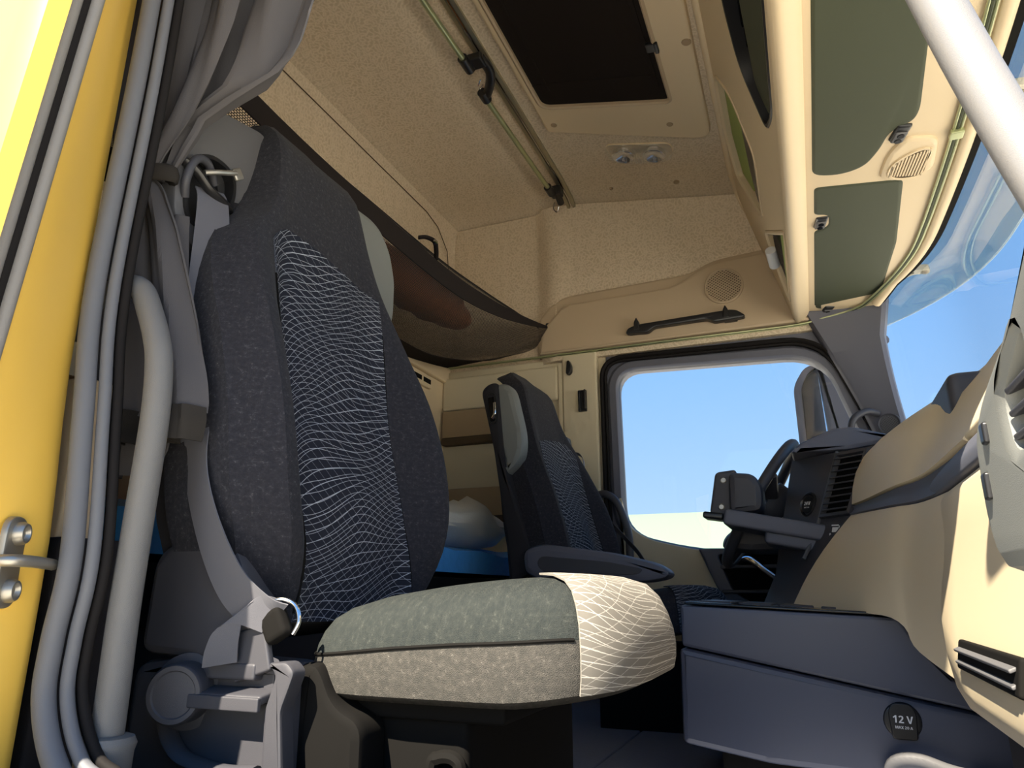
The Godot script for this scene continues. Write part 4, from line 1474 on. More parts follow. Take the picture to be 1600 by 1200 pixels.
func build_console():
	var o := thing("centre_console", "low dark leather-grained storage console between the seats", "console", V(0.0, 0.0, 0.0))
	var lo := Mb.new()
	lo.prism(rp([Vector2(-0.2671, 0.0874), Vector2(-0.2628, 0.2605), Vector2(0.2488, 0.1632), Vector2(0.4543, 0.1329), Vector2(0.4543, 0.0355), Vector2(-0.1082, 0.0626)], 0.012, 4), 0.40, 0.012, on_z(-0.315))
	obj("lower_box", lo, M.leatherette, o)
	var u := Mb.new()
	u.prism(rp([Vector2(-0.2585, 0.2627), Vector2(-0.2574, 0.3405), Vector2(0.1276, 0.3211), Vector2(0.1428, 0.3124), Vector2(0.1622, 0.2713), Vector2(0.2542, 0.1632)], 0.006, 3), 0.39, 0.006, on_z(-0.315))
	obj("upper_box", u, M.leatherette, o)
	var edge := Mb.new()
	edge.rbox(V(-0.065, 0.3355, -0.12), V(0.37, 0.006, 0.38), 0.003, Basis(V(0, 0, 1), -0.05))
	obj("top_plate", edge, M.gloss_black, o)
	for k in 4:
		var lid := Mb.new()
		lid.rbox(V(-0.20 + k * 0.080, 0.3450 - k * 0.004, -0.16), V(0.066, 0.007, 0.26), 0.003, Basis(V(0, 0, 1), -0.05))
		obj("lid", lid, M.dark, o)
	var pl := Mb.new()
	pl.rbox(V(0.03, 0.045, -0.12), V(0.46, 0.09, 0.34), 0.01)
	obj("plinth", pl, M.black_matt, o)
	# 12 V socket cover
	var so := Mb.new()
	so.lathe([Vector2(0, 0.003), Vector2(0.025, 0.003), Vector2(0.029, 0.002), Vector2(0.031, -0.002), Vector2(0, -0.003)], Transform3D(Basis(), V(0.1168, 0.1491, 0.0860)), 28)
	var sk := obj("socket_ring", so, M.black, o)
	var cv := Mb.new()
	cv.prism(rp([Vector2(0.0973, 0.1199), Vector2(0.0952, 0.1632), Vector2(0.1017, 0.1783), Vector2(0.132, 0.1772), Vector2(0.1395, 0.1632), Vector2(0.1374, 0.1188)], 0.008, 4), 0.006, 0.002, on_z(0.087))
	obj("socket_cover", cv, M.black, sk)
	text("12 V", 0.0165, Transform3D(Basis(V(0, 0, 1), -0.04), V(0.1168, 0.1523, 0.0935)), M.white_print, sk, true)
	text("MAX 20 A", 0.0062, Transform3D(Basis(V(0, 0, 1), -0.04), V(0.1168, 0.1394, 0.0935)), M.white_print, sk, true)
	# grey pull handle low on the console
	var h := Mb.new()
	h.tube(spline([V(0.09, 0.062, 0.09), V(0.10, 0.088, 0.112), V(0.132, 0.093, 0.122), V(0.18, 0.078, 0.118), V(0.265, 0.062, 0.10)], 5), 0.017, 12, 0.7)
	obj("pull_handle", h, M.grey_plastic, o)
	var kp := thing("kick_panel", "dark kick panel below the sunlit end of the dashboard", "panel", V(0.26, 0.0, 0.45))
	var k := Mb.new()
	k.rbox(V(0.30, 0.09, 0.62), V(0.10, 0.18, 0.85), 0.01)
	obj("board", k, M.dark_soft, kp)

func build_rear():
	# bunk
	var b := thing("bunk", "dark padded bunk base across the rear of the cab", "bunk", V(-1.2, 0, 0))
	var m := Mb.new()
	m.rbox(V(-1.215, 0.205, 0.025), V(0.44, 0.41, 2.19), 0.015)
	obj("base", m, M.dark_soft, b)
	var fp := Mb.new()
	fp.rbox(V(-0.985, 0.36, -0.1), V(0.03, 0.10, 2.0), 0.01)
	obj("front_board", fp, M.black_matt, b)
	var ma := Mb.new()
	var rows := []
	for i in 13:
		var row := PackedVector3Array()
		var z := 1.12 - i * 2.22 / 12.0
		for j in 9:
			var u := j / 8.0
			row.append(V(lerpf(-1.42, -0.985, u), 0.515 - 0.012 * sin(u * 7.0 + i) * sin(i * 1.7) - 0.02 * pow(absf(u - 0.5) * 2.0, 4.0), z))
		row.append(V(-0.985, 0.47, z)); row.append(V(-0.99, 0.425, z)); row.append(V(-1.42, 0.425, z))
		rows.append(row)
	ma.loft(rows)
	var wrap := obj("mattress", ma, M.blue_wrap)
	tag(wrap, "mattress wrapped in shiny blue plastic lying on the bunk", "mattress")
	# white plastic bag
	var bag := Mb.new()
	rows = []
	var rng := RandomNumberGenerator.new()
	rng.seed = 5
	for i in 15:
		var row := PackedVector3Array()
		var v := i / 14.0
		for k in 26:
			var a := TAU * k / 26
			var rr := pow(sin(clampf(v, 0.03, 0.97) * PI), 0.42) * (1.0 + 0.07 * sin(a * 5 + v * 9) + rng.randf_range(-0.045, 0.045))
			row.append(V(-1.12 + 0.14 * rr * cos(a), 0.513 + v * 0.145 * (1.0 + 0.14 * sin(a * 2 + 1) + 0.06 * sin(a * 7)), -0.64 + 0.29 * rr * sin(a)))
		rows.append(row)
	bag.loft(rows)
	var bo := obj("plastic_bag", bag, M.bag_white, null, 60.0)
	tag(bo, "crumpled white plastic bag on the blue mattress behind the driver seat", "bag")
	# cardboard box and brown packet at the near end
	var cb := thing("cardboard_box", "plain brown cardboard box on the near end of the blue mattress", "box", V(-1.2, 0.51, 0.75))
	var c := Mb.new()
	c.rbox(V(-1.22, 0.61, 0.76), V(0.24, 0.19, 0.42), 0.004)
	obj("carton", c, M.cardboard, cb)
	var fl := Mb.new()
	fl.rbox(V(-1.16, 0.707, 0.76), V(0.118, 0.004, 0.42), 0.001)
	fl.rbox(V(-1.28, 0.707, 0.76), V(0.118, 0.004, 0.42), 0.001)
	obj("flap", fl, M.cardboard, cb)
	var pk := Mb.new()
	rows = []
	for i in 9:
		var row := PackedVector3Array()
		var v := i / 8.0
		for k in 16:
			var a := TAU * k / 16
			var rr := pow(sin(clampf(v, 0.04, 0.96) * PI), 0.4) * (1.0 + rng.randf_range(-0.1, 0.1))
			row.append(V(-0.99 + 0.030 * rr * cos(a), 0.520 + 0.028 * rr * sin(a) , 0.70 - v * 0.12))
		rows.append(row)
	pk.loft(rows)
	var po := obj("snack_packet", pk, M.bag_brown, null, 60.0)
	tag(po, "small crumpled brown packet at the edge of the mattress by the cardboard box", "packet")
	# storage pockets on the side wall behind the driver
	var tops := [1.13, 0.79]
	for k in 2:
		var p := thing("wall_pocket", ["upper brown wall pocket behind the driver seat", "lower brown wall pocket just above the white bag"][k], "pocket", V(-1.26, tops[k] - 0.1, -1.12), "pockets on the far side wall")
		var y: float = tops[k]
		var f := Mb.new()
		f.rbox(V(-1.20, y - 0.06, -1.105), V(0.46, 0.12, 0.02), 0.006)
		obj("front", f, M.brown_trim, p)
		var s := Mb.new()
		s.rbox(V(-1.20, y - 0.135, -1.112), V(0.46, 0.035, 0.045), 0.008)
		obj("lower_edge", s, M.seam, p)
	# two black coat hooks
	var h1 := thing("coat_hook", "small black coat hook on the cloth wall just under the trim line", "hook", V(-0.843, 1.26, -1.095), "coat hooks by the far door")
	var a1 := Mb.new()
	a1.prism(rp([Vector2(-0.858, 1.235), Vector2(-0.852, 1.29), Vector2(-0.842, 1.292), Vector2(-0.832, 1.268), Vector2(-0.832, 1.24), Vector2(-0.845, 1.228)], 0.008, 4), 0.02, 0.005, on_z(-1.10))
	obj("body", a1, M.black, h1)
	var h2 := thing("coat_hook", "larger folded black coat hook lower on the cloth wall beside the door frame", "hook", V(-0.79, 1.11, -1.095), "coat hooks by the far door")
	var a2 := Mb.new()
	a2.rbox(V(-0.792, 1.115, -1.095), V(0.036, 0.09, 0.014), 0.004)
	obj("plate", a2, M.black, h2)
	var a3 := Mb.new()
	a3.rbox(V(-0.800, 1.112, -1.083), V(0.008, 0.084, 0.02), 0.003)
	a3.rbox(V(-0.778, 1.118, -1.083), V(0.007, 0.08, 0.02), 0.003)
	obj("hook", a3, M.black, h2)
	# grooved vent strip on the rear wall
	var vt := thing("wall_vent", "cream slotted vent on the rear wall under the storage net", "vent", V(-1.42, 1.22, -0.86))
	var vf := Mb.new()
	vf.rbox(V(-1.432, 1.228, -0.86), V(0.02, 0.055, 0.24), 0.006)
	obj("frame", vf, M.cream, vt)
	for k in 3:
		var s := Mb.new()
		s.rbox(V(-1.4215, 1.228, -0.78 - k * 0.078), V(0.003, 0.02, 0.062), 0.001)
		obj("slot", s, M.black_matt, vt)
	# storage net: mesh band, solid strap, mesh pouch, hanging between rear wall and side wall
	var n := thing("storage_net", "dark storage net slung across the rear wall above the bunk", "net", V(-1.2, 1.4, -0.3))
	var edge := spline([V(-1.0, 1.44, 1.1), V(-0.99, 1.375, 0.55), V(-0.985, 1.36, 0.15), V(-0.985, 1.365, -0.3), V(-0.975, 1.395, -0.65), V(-0.955, 1.43, -0.92), V(-0.935, 1.462, -1.12)], 6)
	var fold := spline([V(-1.0, 1.38, 1.1), V(-0.985, 1.31, 0.55), V(-0.98, 1.29, 0.15), V(-0.98, 1.295, -0.3), V(-0.97, 1.335, -0.62), V(-0.95, 1.395, -0.90), V(-0.935, 1.455, -1.12)], 6)
	var low := spline([V(-1.25, 1.27, 1.1), V(-1.25, 1.24, 0.55), V(-1.25, 1.225, 0.15), V(-1.26, 1.225, -0.3), V(-1.25, 1.235, -0.66), V(-1.17, 1.29, -0.95), V(-1.12, 1.36, -1.12)], 6)
	var back := spline([V(-1.43, 1.30, 1.1), V(-1.43, 1.28, 0.55), V(-1.43, 1.27, 0.15), V(-1.43, 1.27, -0.3), V(-1.43, 1.275, -0.66), V(-1.43, 1.31, -0.95), V(-1.42, 1.34, -1.12)], 6)
	var top := PackedVector3Array()
	for i in edge.size(): top.append(edge[i] + V(-0.05, 0.055 * sin(PI * i / (edge.size() - 1.0)) + 0.004, 0))
	var band := Mb.new()
	band.sheet([top, edge], 0.0012, 230, 6)
	obj("mesh_band", band, M.net, n)
	var strap := Mb.new()
	strap.sheet([edge, fold], 0.003)
	obj("strap", strap, M.net_band, n)
	var pouch := Mb.new()
	rows = []
	for k in 9:
		var row := PackedVector3Array()
		for i in fold.size(): row.append(fold[i].lerp(low[i], k / 8.0) + V(0.02, -0.03, 0) * sin(k / 8.0 * PI))
		rows.append(row)
	pouch.sheet(rows, 0.0012, 230, 32)
	obj("mesh_pouch", pouch, M.net, n)
	var bot := Mb.new()
	bot.sheet([low, back], 0.003)
	obj("bottom_panel", bot, M.net_band, n)
	var ed := Mb.new()
	ed.tube(top, 0.004, 8)
	obj("edge_cord", ed, M.net_band, n)
	var lug := Mb.new()
	lug.rbox(V(-0.925, 1.46, -1.112), V(0.05, 0.035, 0.02), 0.005)
	lug.lathe([Vector2(0, 0), Vector2(0.008, 0), Vector2(0.007, 0.006), Vector2(0, 0.007)], Transform3D(Basis(), V(-0.918, 1.46, -1.102)), 12)
	obj("end_fitting", lug, M.black, n)
	var lp := Mb.new()
	lp.tube(spline([V(-1.02, 1.42, -0.13), V(-1.0, 1.424, -0.145), V(-0.985, 1.418, -0.170), V(-0.983, 1.39, -0.180), V(-0.983, 1.36, -0.18)], 6), 0.010, 10, 0.5)
	obj("pull_loop", lp, M.net_band, n)
	var snap := Mb.new()
	snap.lathe([Vector2(0, 0), Vector2(0.009, 0), Vector2(0.007, 0.004), Vector2(0, 0.005)], facing(V(-0.978, 1.412, -0.163), V(1, 0, 0.3)), 14)
	obj("snap_button", snap, M.chrome, n)
	# what lies in the net
	var it := Mb.new()
	rows = []
	for i in 13:
		var row := PackedVector3Array()
		var v := i / 12.0
		for k in 18:
			var a := TAU * k / 18
			var rr := pow(sin(clampf(v, 0.04, 0.96) * PI), 0.35) * (1.0 + 0.16 * (i % 2))
			row.append(V(-1.14 + 0.10 * rr * cos(a), 1.35 + 0.055 * rr * sin(a), 0.05 - v * 0.72))
		rows.append(row)
	it.loft(rows)
	var io := obj("ribbed_pouch", it, M.bag_brown, null, 30.0)
	tag(io, "rust-brown ribbed pouch lying in the storage net", "pouch")

func seat_pt(zc: float, w: float, h: float, d: float) -> Vector3:
	return V(-0.588, 0.327, zc) + V(-0.168, 0.986, 0) * h + V(0.986, 0.168, 0) * d + V(0, 0, w)

const SEAT_W := [[0.0, 0.17], [0.06, 0.205], [0.15, 0.236], [0.28, 0.238], [0.38, 0.222], [0.48, 0.196], [0.58, 0.164], [0.68, 0.145], [0.76, 0.130], [0.81, 0.105], [0.835, 0.06]]
const SEAT_N := [[0.0, 0.17], [0.06, 0.205], [0.15, 0.238], [0.28, 0.243], [0.38, 0.240], [0.46, 0.230], [0.53, 0.208], [0.58, 0.166], [0.63, 0.134], [0.69, 0.121], [0.76, 0.112], [0.81, 0.088], [0.835, 0.05]]
const SEAT_B := [[0.0, 0.012], [0.1, 0.052], [0.22, 0.066], [0.34, 0.058], [0.45, 0.034], [0.55, 0.014], [0.65, 0.004], [0.84, 0.0]]

func seat_front(w: float, h: float) -> float:
	var W := tab(SEAT_N if w > 0.0 else SEAT_W, h)
	var s := minf(absf(w) / maxf(W, 0.001), 1.0)
	var d := tab(SEAT_B, h) * smoothstep(0.48, 0.84, s) - 0.012 * (1.0 - s * s) * 0.0
	d += 0.016 * exp(-pow((h - 0.14) / 0.12, 2.0)) * (1.0 - s * s)
	d -= 0.055 * pow(smoothstep(0.80, 1.0, s), 2.2)
	d -= 0.06 * pow(smoothstep(0.70, 0.84, h), 2.0)
	return d

func build_seat(o: Node3D, zc: float, xf: Transform3D, m_fab: Material, m_ins: Material, m_cush: Material, m_side: Material, m_cins: Material, outer: float):
	# backrest
	var mb := Mb.new()
	var rows := []
	for i in 37:
		var h := i / 36.0 * 0.835
		var row := PackedVector3Array()
		for k in 25:
			var s := sin((k / 24.0 - 0.5) * PI)
			var W := tab(SEAT_N if s > 0.0 else SEAT_W, h)
			row.append(xf * seat_pt(zc, s * W, h, seat_front(s * W, h)))
		for k in 9:
			var s := sin((0.5 - k / 8.0) * PI)
			var W := tab(SEAT_N if s > 0.0 else SEAT_W, h)
			var th := lerpf(0.125, 0.085, h / 0.835)
			row.append(xf * seat_pt(zc, s * W * 0.97, h, -th + 0.02 * pow(absf(s), 3.0)))
		rows.append(row)
	mb.loft(rows)
	var back := obj("backrest", mb, m_fab, o)
	# printed centre panel
	var ins := Mb.new()
	rows = []
	for i in 33:
		var v := i / 32.0
		var row := PackedVector3Array()
		for k in 21:
			var u := k / 20.0
			var w := (u - 0.5) * 0.276 + 0.010
			var arch := 0.572 - (0.030 * pow((0.085 - w) / 0.2, 2.0) if w < 0.085 else 0.045 * pow((w - 0.085) / 0.063, 2.0))
			var h := lerpf(0.0, arch, v)
			row.append(xf * seat_pt(zc, w, h, seat_front(w, h) + 0.0028))
		rows.append(row)
	rows.reverse()
	ins.sheet(rows, 0.0022 * (1.0 if xf.basis.determinant() > 0 else -1.0))
	obj("centre_panel", ins, m_ins, back)
	# seams where bolster meets centre panel
	for s in [-1.0, 1.0]:
		var p := PackedVector3Array()
		for i in 25:
			var h := 0.01 + i / 24.0 * 0.46
			p.append(xf * seat_pt(zc, 0.01 + s * 0.1385, h, seat_front(0.01 + s * 0.1385, h) + 0.001))
		var sm := Mb.new()
		sm.tube(p, 0.0018, 6)
		obj("seam", sm, M.black_matt, back)
	# rear shell
	var sh := Mb.new()
	rows = []
	for i in 17:
		var h := 0.0 + i / 16.0 * 0.76
		var W := tab(SEAT_W, h) * 0.96
		var row := PackedVector3Array()
		for q in [Vector2(-W, -0.06), Vector2(-W * 0.96, -0.13), Vector2(-W * 0.6, -0.165), Vector2(0, -0.172), Vector2(W * 0.6, -0.165), Vector2(W * 0.96, -0.13), Vector2(W, -0.06), Vector2(0, -0.05)]:
			row.append(xf * seat_pt(zc, q.x, h, q.y * lerpf(1.0, 0.85, h)))
		rows.append(row)
	sh.loft(rows)
	obj("rear_shell", sh, M.dark_soft, o)
	# cushion: rings from the underside over the rim to the domed top
	var cb := func(ring: Array, phi: float, grow: float) -> Vector3:
		var c := cos(phi); var s := sin(phi)
		var x: float = (0.190 * ring[0] + grow) * signf(c) * pow(absf(c), 0.5)
		var z: float = (0.222 * ring[0] + grow) * signf(s) * pow(absf(s), 0.5)
		var y: float = ring[1] + grow * ring[2]
		var wx := -0.372 + x
		y += 0.018 * smoothstep(-0.55, -0.2, wx) * ring[3] - 0.02 * pow(smoothstep(-0.24, -0.18, wx), 2.0) * ring[3]
		y -= 0.012 * pow(smoothstep(-0.30, -0.56, wx), 2.0) * ring[3]
		y += 0.010 * smoothstep(-0.30, -0.18, wx) * (1.0 - ring[3])
		return xf * V(wx, y, zc - 0.03 * outer + z)
	var rings := [[0.01, 0.262, -1, 0], [0.6, 0.258, -1, 0], [0.93, 0.253, -1, 0], [0.985, 0.260, 0, 0], [1.0, 0.274, 0, 0.1], [1.004, 0.292, 0, 0.4], [1.0, 0.304, 0, 0.7], [0.992, 0.316, 0.5, 0.9], [0.965, 0.331, 0.8, 1], [0.92, 0.344, 1, 1], [0.84, 0.354, 1, 1], [0.7, 0.361, 1, 1], [0.5, 0.365, 1, 1], [0.25, 0.367, 1, 1], [0.01, 0.368, 1, 1]]
	var cm := Mb.new()
	rows = []
	for i in range(6, rings.size()):
		var row := PackedVector3Array()
		for k in 72: row.append(cb.call(rings[i], TAU * k / 72, 0.0))
		rows.append(row)
	cm.loft(rows)
	var cu := obj("cushion", cm, m_cush, o)
	var cw := Mb.new()
	rows = []
	for i in 7:
		var row := PackedVector3Array()
		for k in 72: row.append(cb.call(rings[i], TAU * k / 72, 0.0))
		rows.append(row)
	cw.loft(rows)
	obj("side_band", cw, m_side, cu)
	var ci := Mb.new()
	rows = []
	for i in range(3, 13):
		var row := PackedVector3Array()
		for k in 33:
			row.append(cb.call(rings[i], lerpf(deg_to_rad(-62), deg_to_rad(50), k / 32.0) * outer, 0.0028))
		rows.append(row)
	rows.reverse()
	ci.sheet(rows, 0.0022 * (-outer) * (1.0 if xf.basis.determinant() > 0 else -1.0), 0.6, 0.34)
	obj("front_panel", ci, m_cins, cu)
	var sp := PackedVector3Array()
	for k in 49:
		sp.append(cb.call(rings[6], lerpf(deg_to_rad(52), deg_to_rad(200), k / 48.0) * outer, 0.0))
	var smm := Mb.new()
	smm.tube(sp, 0.0022, 6)
	obj("seam", smm, M.black_matt, cu)

func build_seats():
	# ---- passenger seat, nearest the camera
	var o := thing("passenger_seat", "large black velour passenger seat with a pale web print, nearest the open door", "seat", V(-0.45, 0.0, 0.735))
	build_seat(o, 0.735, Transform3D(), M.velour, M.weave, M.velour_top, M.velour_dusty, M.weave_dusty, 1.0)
	# belt housing on the door side of the headrest
	var wx := Transform3D(Basis(V(0, 0, -1), V(0, 1, 0), V(1, 0, 0)), V(-0.805, 0, 0)) # outline (-z, y), front looks forward
	var w := Mb.new()
	w.prism(rp([Vector2(-0.995, 0.95), Vector2(-0.972, 1.02), Vector2(-0.950, 1.050), Vector2(-0.838, 1.074), Vector2(-0.826, 1.06), Vector2(-0.830, 0.924), Vector2(-0.850, 0.885), Vector2(-0.908, 0.818), Vector2(-0.95, 0.82), Vector2(-0.985, 0.85)], 0.02, 5), 0.06, 0.004, wx, [rp([Vector2(-0.975, 0.91), Vector2(-0.968, 0.95), Vector2(-0.935, 0.972), Vector2(-0.897, 0.968), Vector2(-0.886, 0.945), Vector2(-0.892, 0.905), Vector2(-0.919, 0.872), Vector2(-0.945, 0.852), Vector2(-0.968, 0.86)], 0.02, 4)])
	var wing := obj("belt_housing", w, M.grey_plastic, o)
	var bk := Mb.new()
	bk.rbox(V(-0.785, 0.912, 0.93), V(0.02, 0.15, 0.11), 0.008)
	obj("recess", bk, M.black, wing)
	var rl := Mb.new()
	var lp := rp([Vector2(-0.975, 0.91), Vector2(-0.968, 0.95), Vector2(-0.935, 0.972), Vector2(-0.897, 0.968), Vector2(-0.886, 0.945), Vector2(-0.892, 0.905), Vector2(-0.919, 0.872), Vector2(-0.945, 0.852), Vector2(-0.968, 0.86)], 0.02, 4)
	rl.sweep(to3(lp, wx * Transform3D(Basis(), V(0, 0, 0.06))), V(1, 0, 0), [Vector2(-0.005, -0.012), Vector2(-0.003, 0.003), Vector2(0.003, 0.003), Vector2(0.005, -0.012)])
	obj("rim", rl, M.black, wing)
	# belt outlet: ring guide, release lever and clip
	var g := Mb.new()
	g.tube(spline([V(-0.74, 0.932, 0.984), V(-0.732, 0.922, 0.968), V(-0.728, 0.905, 0.945), V(-0.728, 0.898, 0.915), V(-0.735, 0.898, 0.905)], 5), 0.009, 10, 0.7)
	obj("guide_bar", g, M.black, wing)
	var ring := Mb.new()
	ring.tube(spline([V(-0.745, 0.885, 0.972), V(-0.735, 0.905, 0.982), V(-0.730, 0.938, 0.975), V(-0.735, 0.948, 0.95), V(-0.745, 0.93, 0.925)], 6), 0.006, 10)
	obj("guide_ring", ring, M.dark, wing)
	var lv := Mb.new()
	lv.tube(spline([V(-0.733, 0.93, 0.955), V(-0.727, 0.938, 0.94), V(-0.724, 0.948, 0.92), V(-0.724, 0.955, 0.908)], 5), 0.004, 8)
	lv.rbox(V(-0.725, 0.956, 0.903), V(0.006, 0.018, 0.018), 0.003, Basis(V(1, 0, 0), 0.7))
	obj("release_lever", lv, M.steel, wing)
	var w2 := Mb.new()
	w2.prism(rp([Vector2(-0.62, 0.83), Vector2(-0.62, 1.07), Vector2(-0.538, 1.075), Vector2(-0.501, 1.066), Vector2(-0.465, 1.034), Vector2(-0.442, 0.98), Vector2(-0.440, 0.903), Vector2(-0.460, 0.847), Vector2(-0.504, 0.82)], 0.02, 5), 0.05, 0.012, Transform3D(wx.basis, V(-0.782, 0, 0)))
	obj("headrest_wing", w2, M.light_grey, o)
	# recliner cover, side cover, knob, levers
	var rc := Mb.new()
	rc.prism(rp([Vector2(-0.74, 0.295), Vector2(-0.735, 0.405), Vector2(-0.70, 0.427), Vector2(-0.625, 0.428), Vector2(-0.60, 0.40), Vector2(-0.575, 0.318), Vector2(-0.635, 0.29)], 0.02, 5), 0.05, 0.010, on_z(0.90))
	obj("recliner_cover", rc, M.dark, o)
	var sc := Mb.new()
	sc.prism(rp([Vector2(-0.76, 0.02), Vector2(-0.75, 0.285), Vector2(-0.67, 0.296), Vector2(-0.52, 0.290), Vector2(-0.515, 0.02)], 0.02, 5), 0.05, 0.012, on_z(0.895), [rp([Vector2(-0.62, 0.288), Vector2(-0.585, 0.288), Vector2(-0.545, 0.284), Vector2(-0.55, 0.252), Vector2(-0.62, 0.258)], 0.006, 3)])
	var side := obj("side_cover", sc, M.dark, o)
	var s2 := Mb.new()
	s2.prism(rp([Vector2(-0.54, 0.02), Vector2(-0.535, 0.286), Vector2(-0.51, 0.292), Vector2(-0.497, 0.284), Vector2(-0.48, 0.25), Vector2(-0.442, 0.235), Vector2(-0.440, 0.02)], 0.018, 5), 0.045, 0.012, on_z(0.885))
	obj("front_cover", s2, M.black_matt, side)
	var kb := Mb.new()
	kb.lathe([Vector2(0, 0.040), Vector2(0.023, 0.040), Vector2(0.0245, 0.042), Vector2(0.029, 0.042), Vector2(0.0315, 0.038), Vector2(0.032, 0.012), Vector2(0.040, 0.010), Vector2(0.041, 0.0), Vector2(0, 0.0)], Transform3D(Basis(V(0, 1, 0), 0.35), V(-0.660, 0.258, 0.942)), 36)
	obj("knob", kb, M.dark, side)
	var lev := Mb.new()
	lev.rbox(V(-0.60, 0.281, 0.945), V(0.075, 0.018, 0.02), 0.004)
	lev.rbox(V(-0.592, 0.272, 0.935), V(0.09, 0.03, 0.012), 0.003)
	lev.rbox(V(-0.585, 0.258, 0.955), V(0.095, 0.010, 0.034), 0.004, Basis(V(1, 0, 0), 0.15))
	lev.rbox(V(-0.585, 0.252, 0.972), V(0.095, 0.014, 0.006), 0.002)
	obj("lift_lever", lev, M.dark, side)
	var br := Mb.new()
	br.prism(rp([Vector2(-0.540, 0.292), Vector2(-0.514, 0.294), Vector2(-0.503, 0.284), Vector2(-0.517, 0.246), Vector2(-0.508, 0.18), Vector2(-0.50, 0.05), Vector2(-0.53, 0.05), Vector2(-0.538, 0.246), Vector2(-0.527, 0.280)], 0.006, 4), 0.02, 0.004, on_z(0.945))
	obj("side_bracket", br, M.dark, side)
	var br2 := Mb.new()
	br2.tube(spline([V(-0.682, 0.225, 0.950), V(-0.667, 0.208, 0.955), V(-0.64, 0.193, 0.96), V(-0.59, 0.186, 0.962), V(-0.545, 0.187, 0.960)], 6), 0.011, 10, 0.6)
	obj("pull_bow", br2, M.dark, side)
	# pedestal
	var pd := Mb.new()
	pd.rbox(V(-0.445, 0.12, 0.70), V(0.20, 0.24, 0.36), 0.012)
	obj("pedestal", pd, M.black_matt, o)
	var rail := Mb.new()
	rail.rbox(V(-0.43, 0.245, 0.70), V(0.26, 0.022, 0.38), 0.006)
	obj("frame", rail, M.black_matt, o)
	var ft := Mb.new()
	ft.tube(spline([V(-0.385, 0.08, 0.885), V(-0.383, 0.185, 0.888), V(-0.375, 0.20, 0.888), V(-0.355, 0.20, 0.888), V(-0.35, 0.18, 0.888), V(-0.352, 0.08, 0.886)], 5), 0.007, 8)
	obj("latch_frame", ft, M.black_matt, o)
	# ---- its belt
	var b := thing("seat_belt", "grey seat belt hanging down the door side of the passenger seat", "seat belt", V(-0.7, 0.35, 0.95))
	var path := spline([V(-0.738, 0.912, 0.938), V(-0.727, 0.89, 0.940), V(-0.715, 0.83, 0.945), V(-0.700, 0.74, 0.955), V(-0.684, 0.64, 0.963), V(-0.672, 0.56, 0.972), V(-0.655, 0.49, 0.975), V(-0.628, 0.425, 0.972), V(-0.597, 0.372, 0.965), V(-0.566, 0.343, 0.955), V(-0.548, 0.335, 0.945)], 6)
	var side_dirs := []
	for i in path.size():
		var u := i / (path.size() - 1.0)
		var d0 := V(0.15, 0.25, -1).lerp(V(0.55, 0.05, -0.55), smoothstep(0.0, 0.35, u))
		d0 = d0.lerp(V(0.82, 0.15, 0.25), smoothstep(0.35, 0.6, u))
		d0 = d0.lerp(V(0.72, 0.65, 0.15), smoothstep(0.6, 0.85, u))
		side_dirs.append(d0)
	var rb := Mb.new()
	rb.ribbon(path, side_dirs, 0.047, 0.0016)
	obj("webbing", rb, M.belt, b)
	var lo := Mb.new()
	var p2 := spline([V(-0.548, 0.338, 0.952), V(-0.572, 0.345, 0.965), V(-0.590, 0.335, 0.968), V(-0.600, 0.310, 0.966), V(-0.604, 0.288, 0.962)], 6)
	var sd := []
	for i in p2.size():
		sd.append(V(0.5, 0.8, -0.1).lerp(V(0.95, 0.15, -0.25), i / (p2.size() - 1.0)))
	lo.ribbon(p2, sd, 0.040, 0.0016)
	obj("lower_webbing", lo, M.belt, b)
	var ch := Mb.new()
	ch.tube(spline([V(-0.555, 0.350, 0.955), V(-0.540, 0.356, 0.950), V(-0.524, 0.350, 0.946), V(-0.517, 0.334, 0.946), V(-0.522, 0.320, 0.948)], 5), 0.0026, 10)
	obj("chrome_loop", ch, M.chrome, b)
	var tg := Mb.new()
	tg.rbox(V(-0.546, 0.329, 0.947), V(0.032, 0.036, 0.018), 0.008, Basis(V(0, 0, 1), 0.5))
	obj("loop_cover", tg, M.black_matt, b)
	var an := Mb.new()
	an.rbox(V(-0.575, 0.30, 0.948), V(0.05, 0.05, 0.010), 0.003, Basis(V(0, 0, 1), 0.3))
	obj("anchor", an, M.dark, b)

	# ---- driver seat: mirrored, a little lower and further reclined
	var d := thing("driver_seat", "driver seat on the far side with a pale side panel and dark armrest", "seat", V(-0.5, 0.0, -0.62))
	var rot := Basis(V(0, 1, 0), -0.13) * Basis(V(0, 0, 1), 0.06)
	var xf := Transform3D(rot, V(-0.65, 0.33, -0.635)) * Transform3D(Basis().scaled(V(1, 1, -1)), V(0.588, -0.327 - 0.02, 0))
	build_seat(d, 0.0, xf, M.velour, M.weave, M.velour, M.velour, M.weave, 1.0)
	var px := func(pts: Array) -> Array: return pts
	var wg := Mb.new()
	wg.prism(rp([Vector2(-0.90, 1.0), Vector2(-0.865, 1.015), Vector2(-0.825, 1.0), Vector2(-0.785, 0.83), Vector2(-0.795, 0.755), Vector2(-0.845, 0.715), Vector2(-0.875, 0.84)], 0.03, 5, [0.02, 0.03, 0.04, 0.05, 0.04, 0.01, 0.02]), 0.05, 0.016, on_z(-0.462))
	obj("headrest_wing", wg, M.light_grey, d)
	var shl := Mb.new()
	shl.prism(rp([Vector2(-0.93, 0.99), Vector2(-0.90, 1.015), Vector2(-0.868, 1.012), Vector2(-0.84, 0.72), Vector2(-0.795, 0.60), Vector2(-0.74, 0.43), Vector2(-0.83, 0.39), Vector2(-0.845, 0.55), Vector2(-0.885, 0.80)], 0.02, 5), 0.07, 0.012, on_z(-0.474))
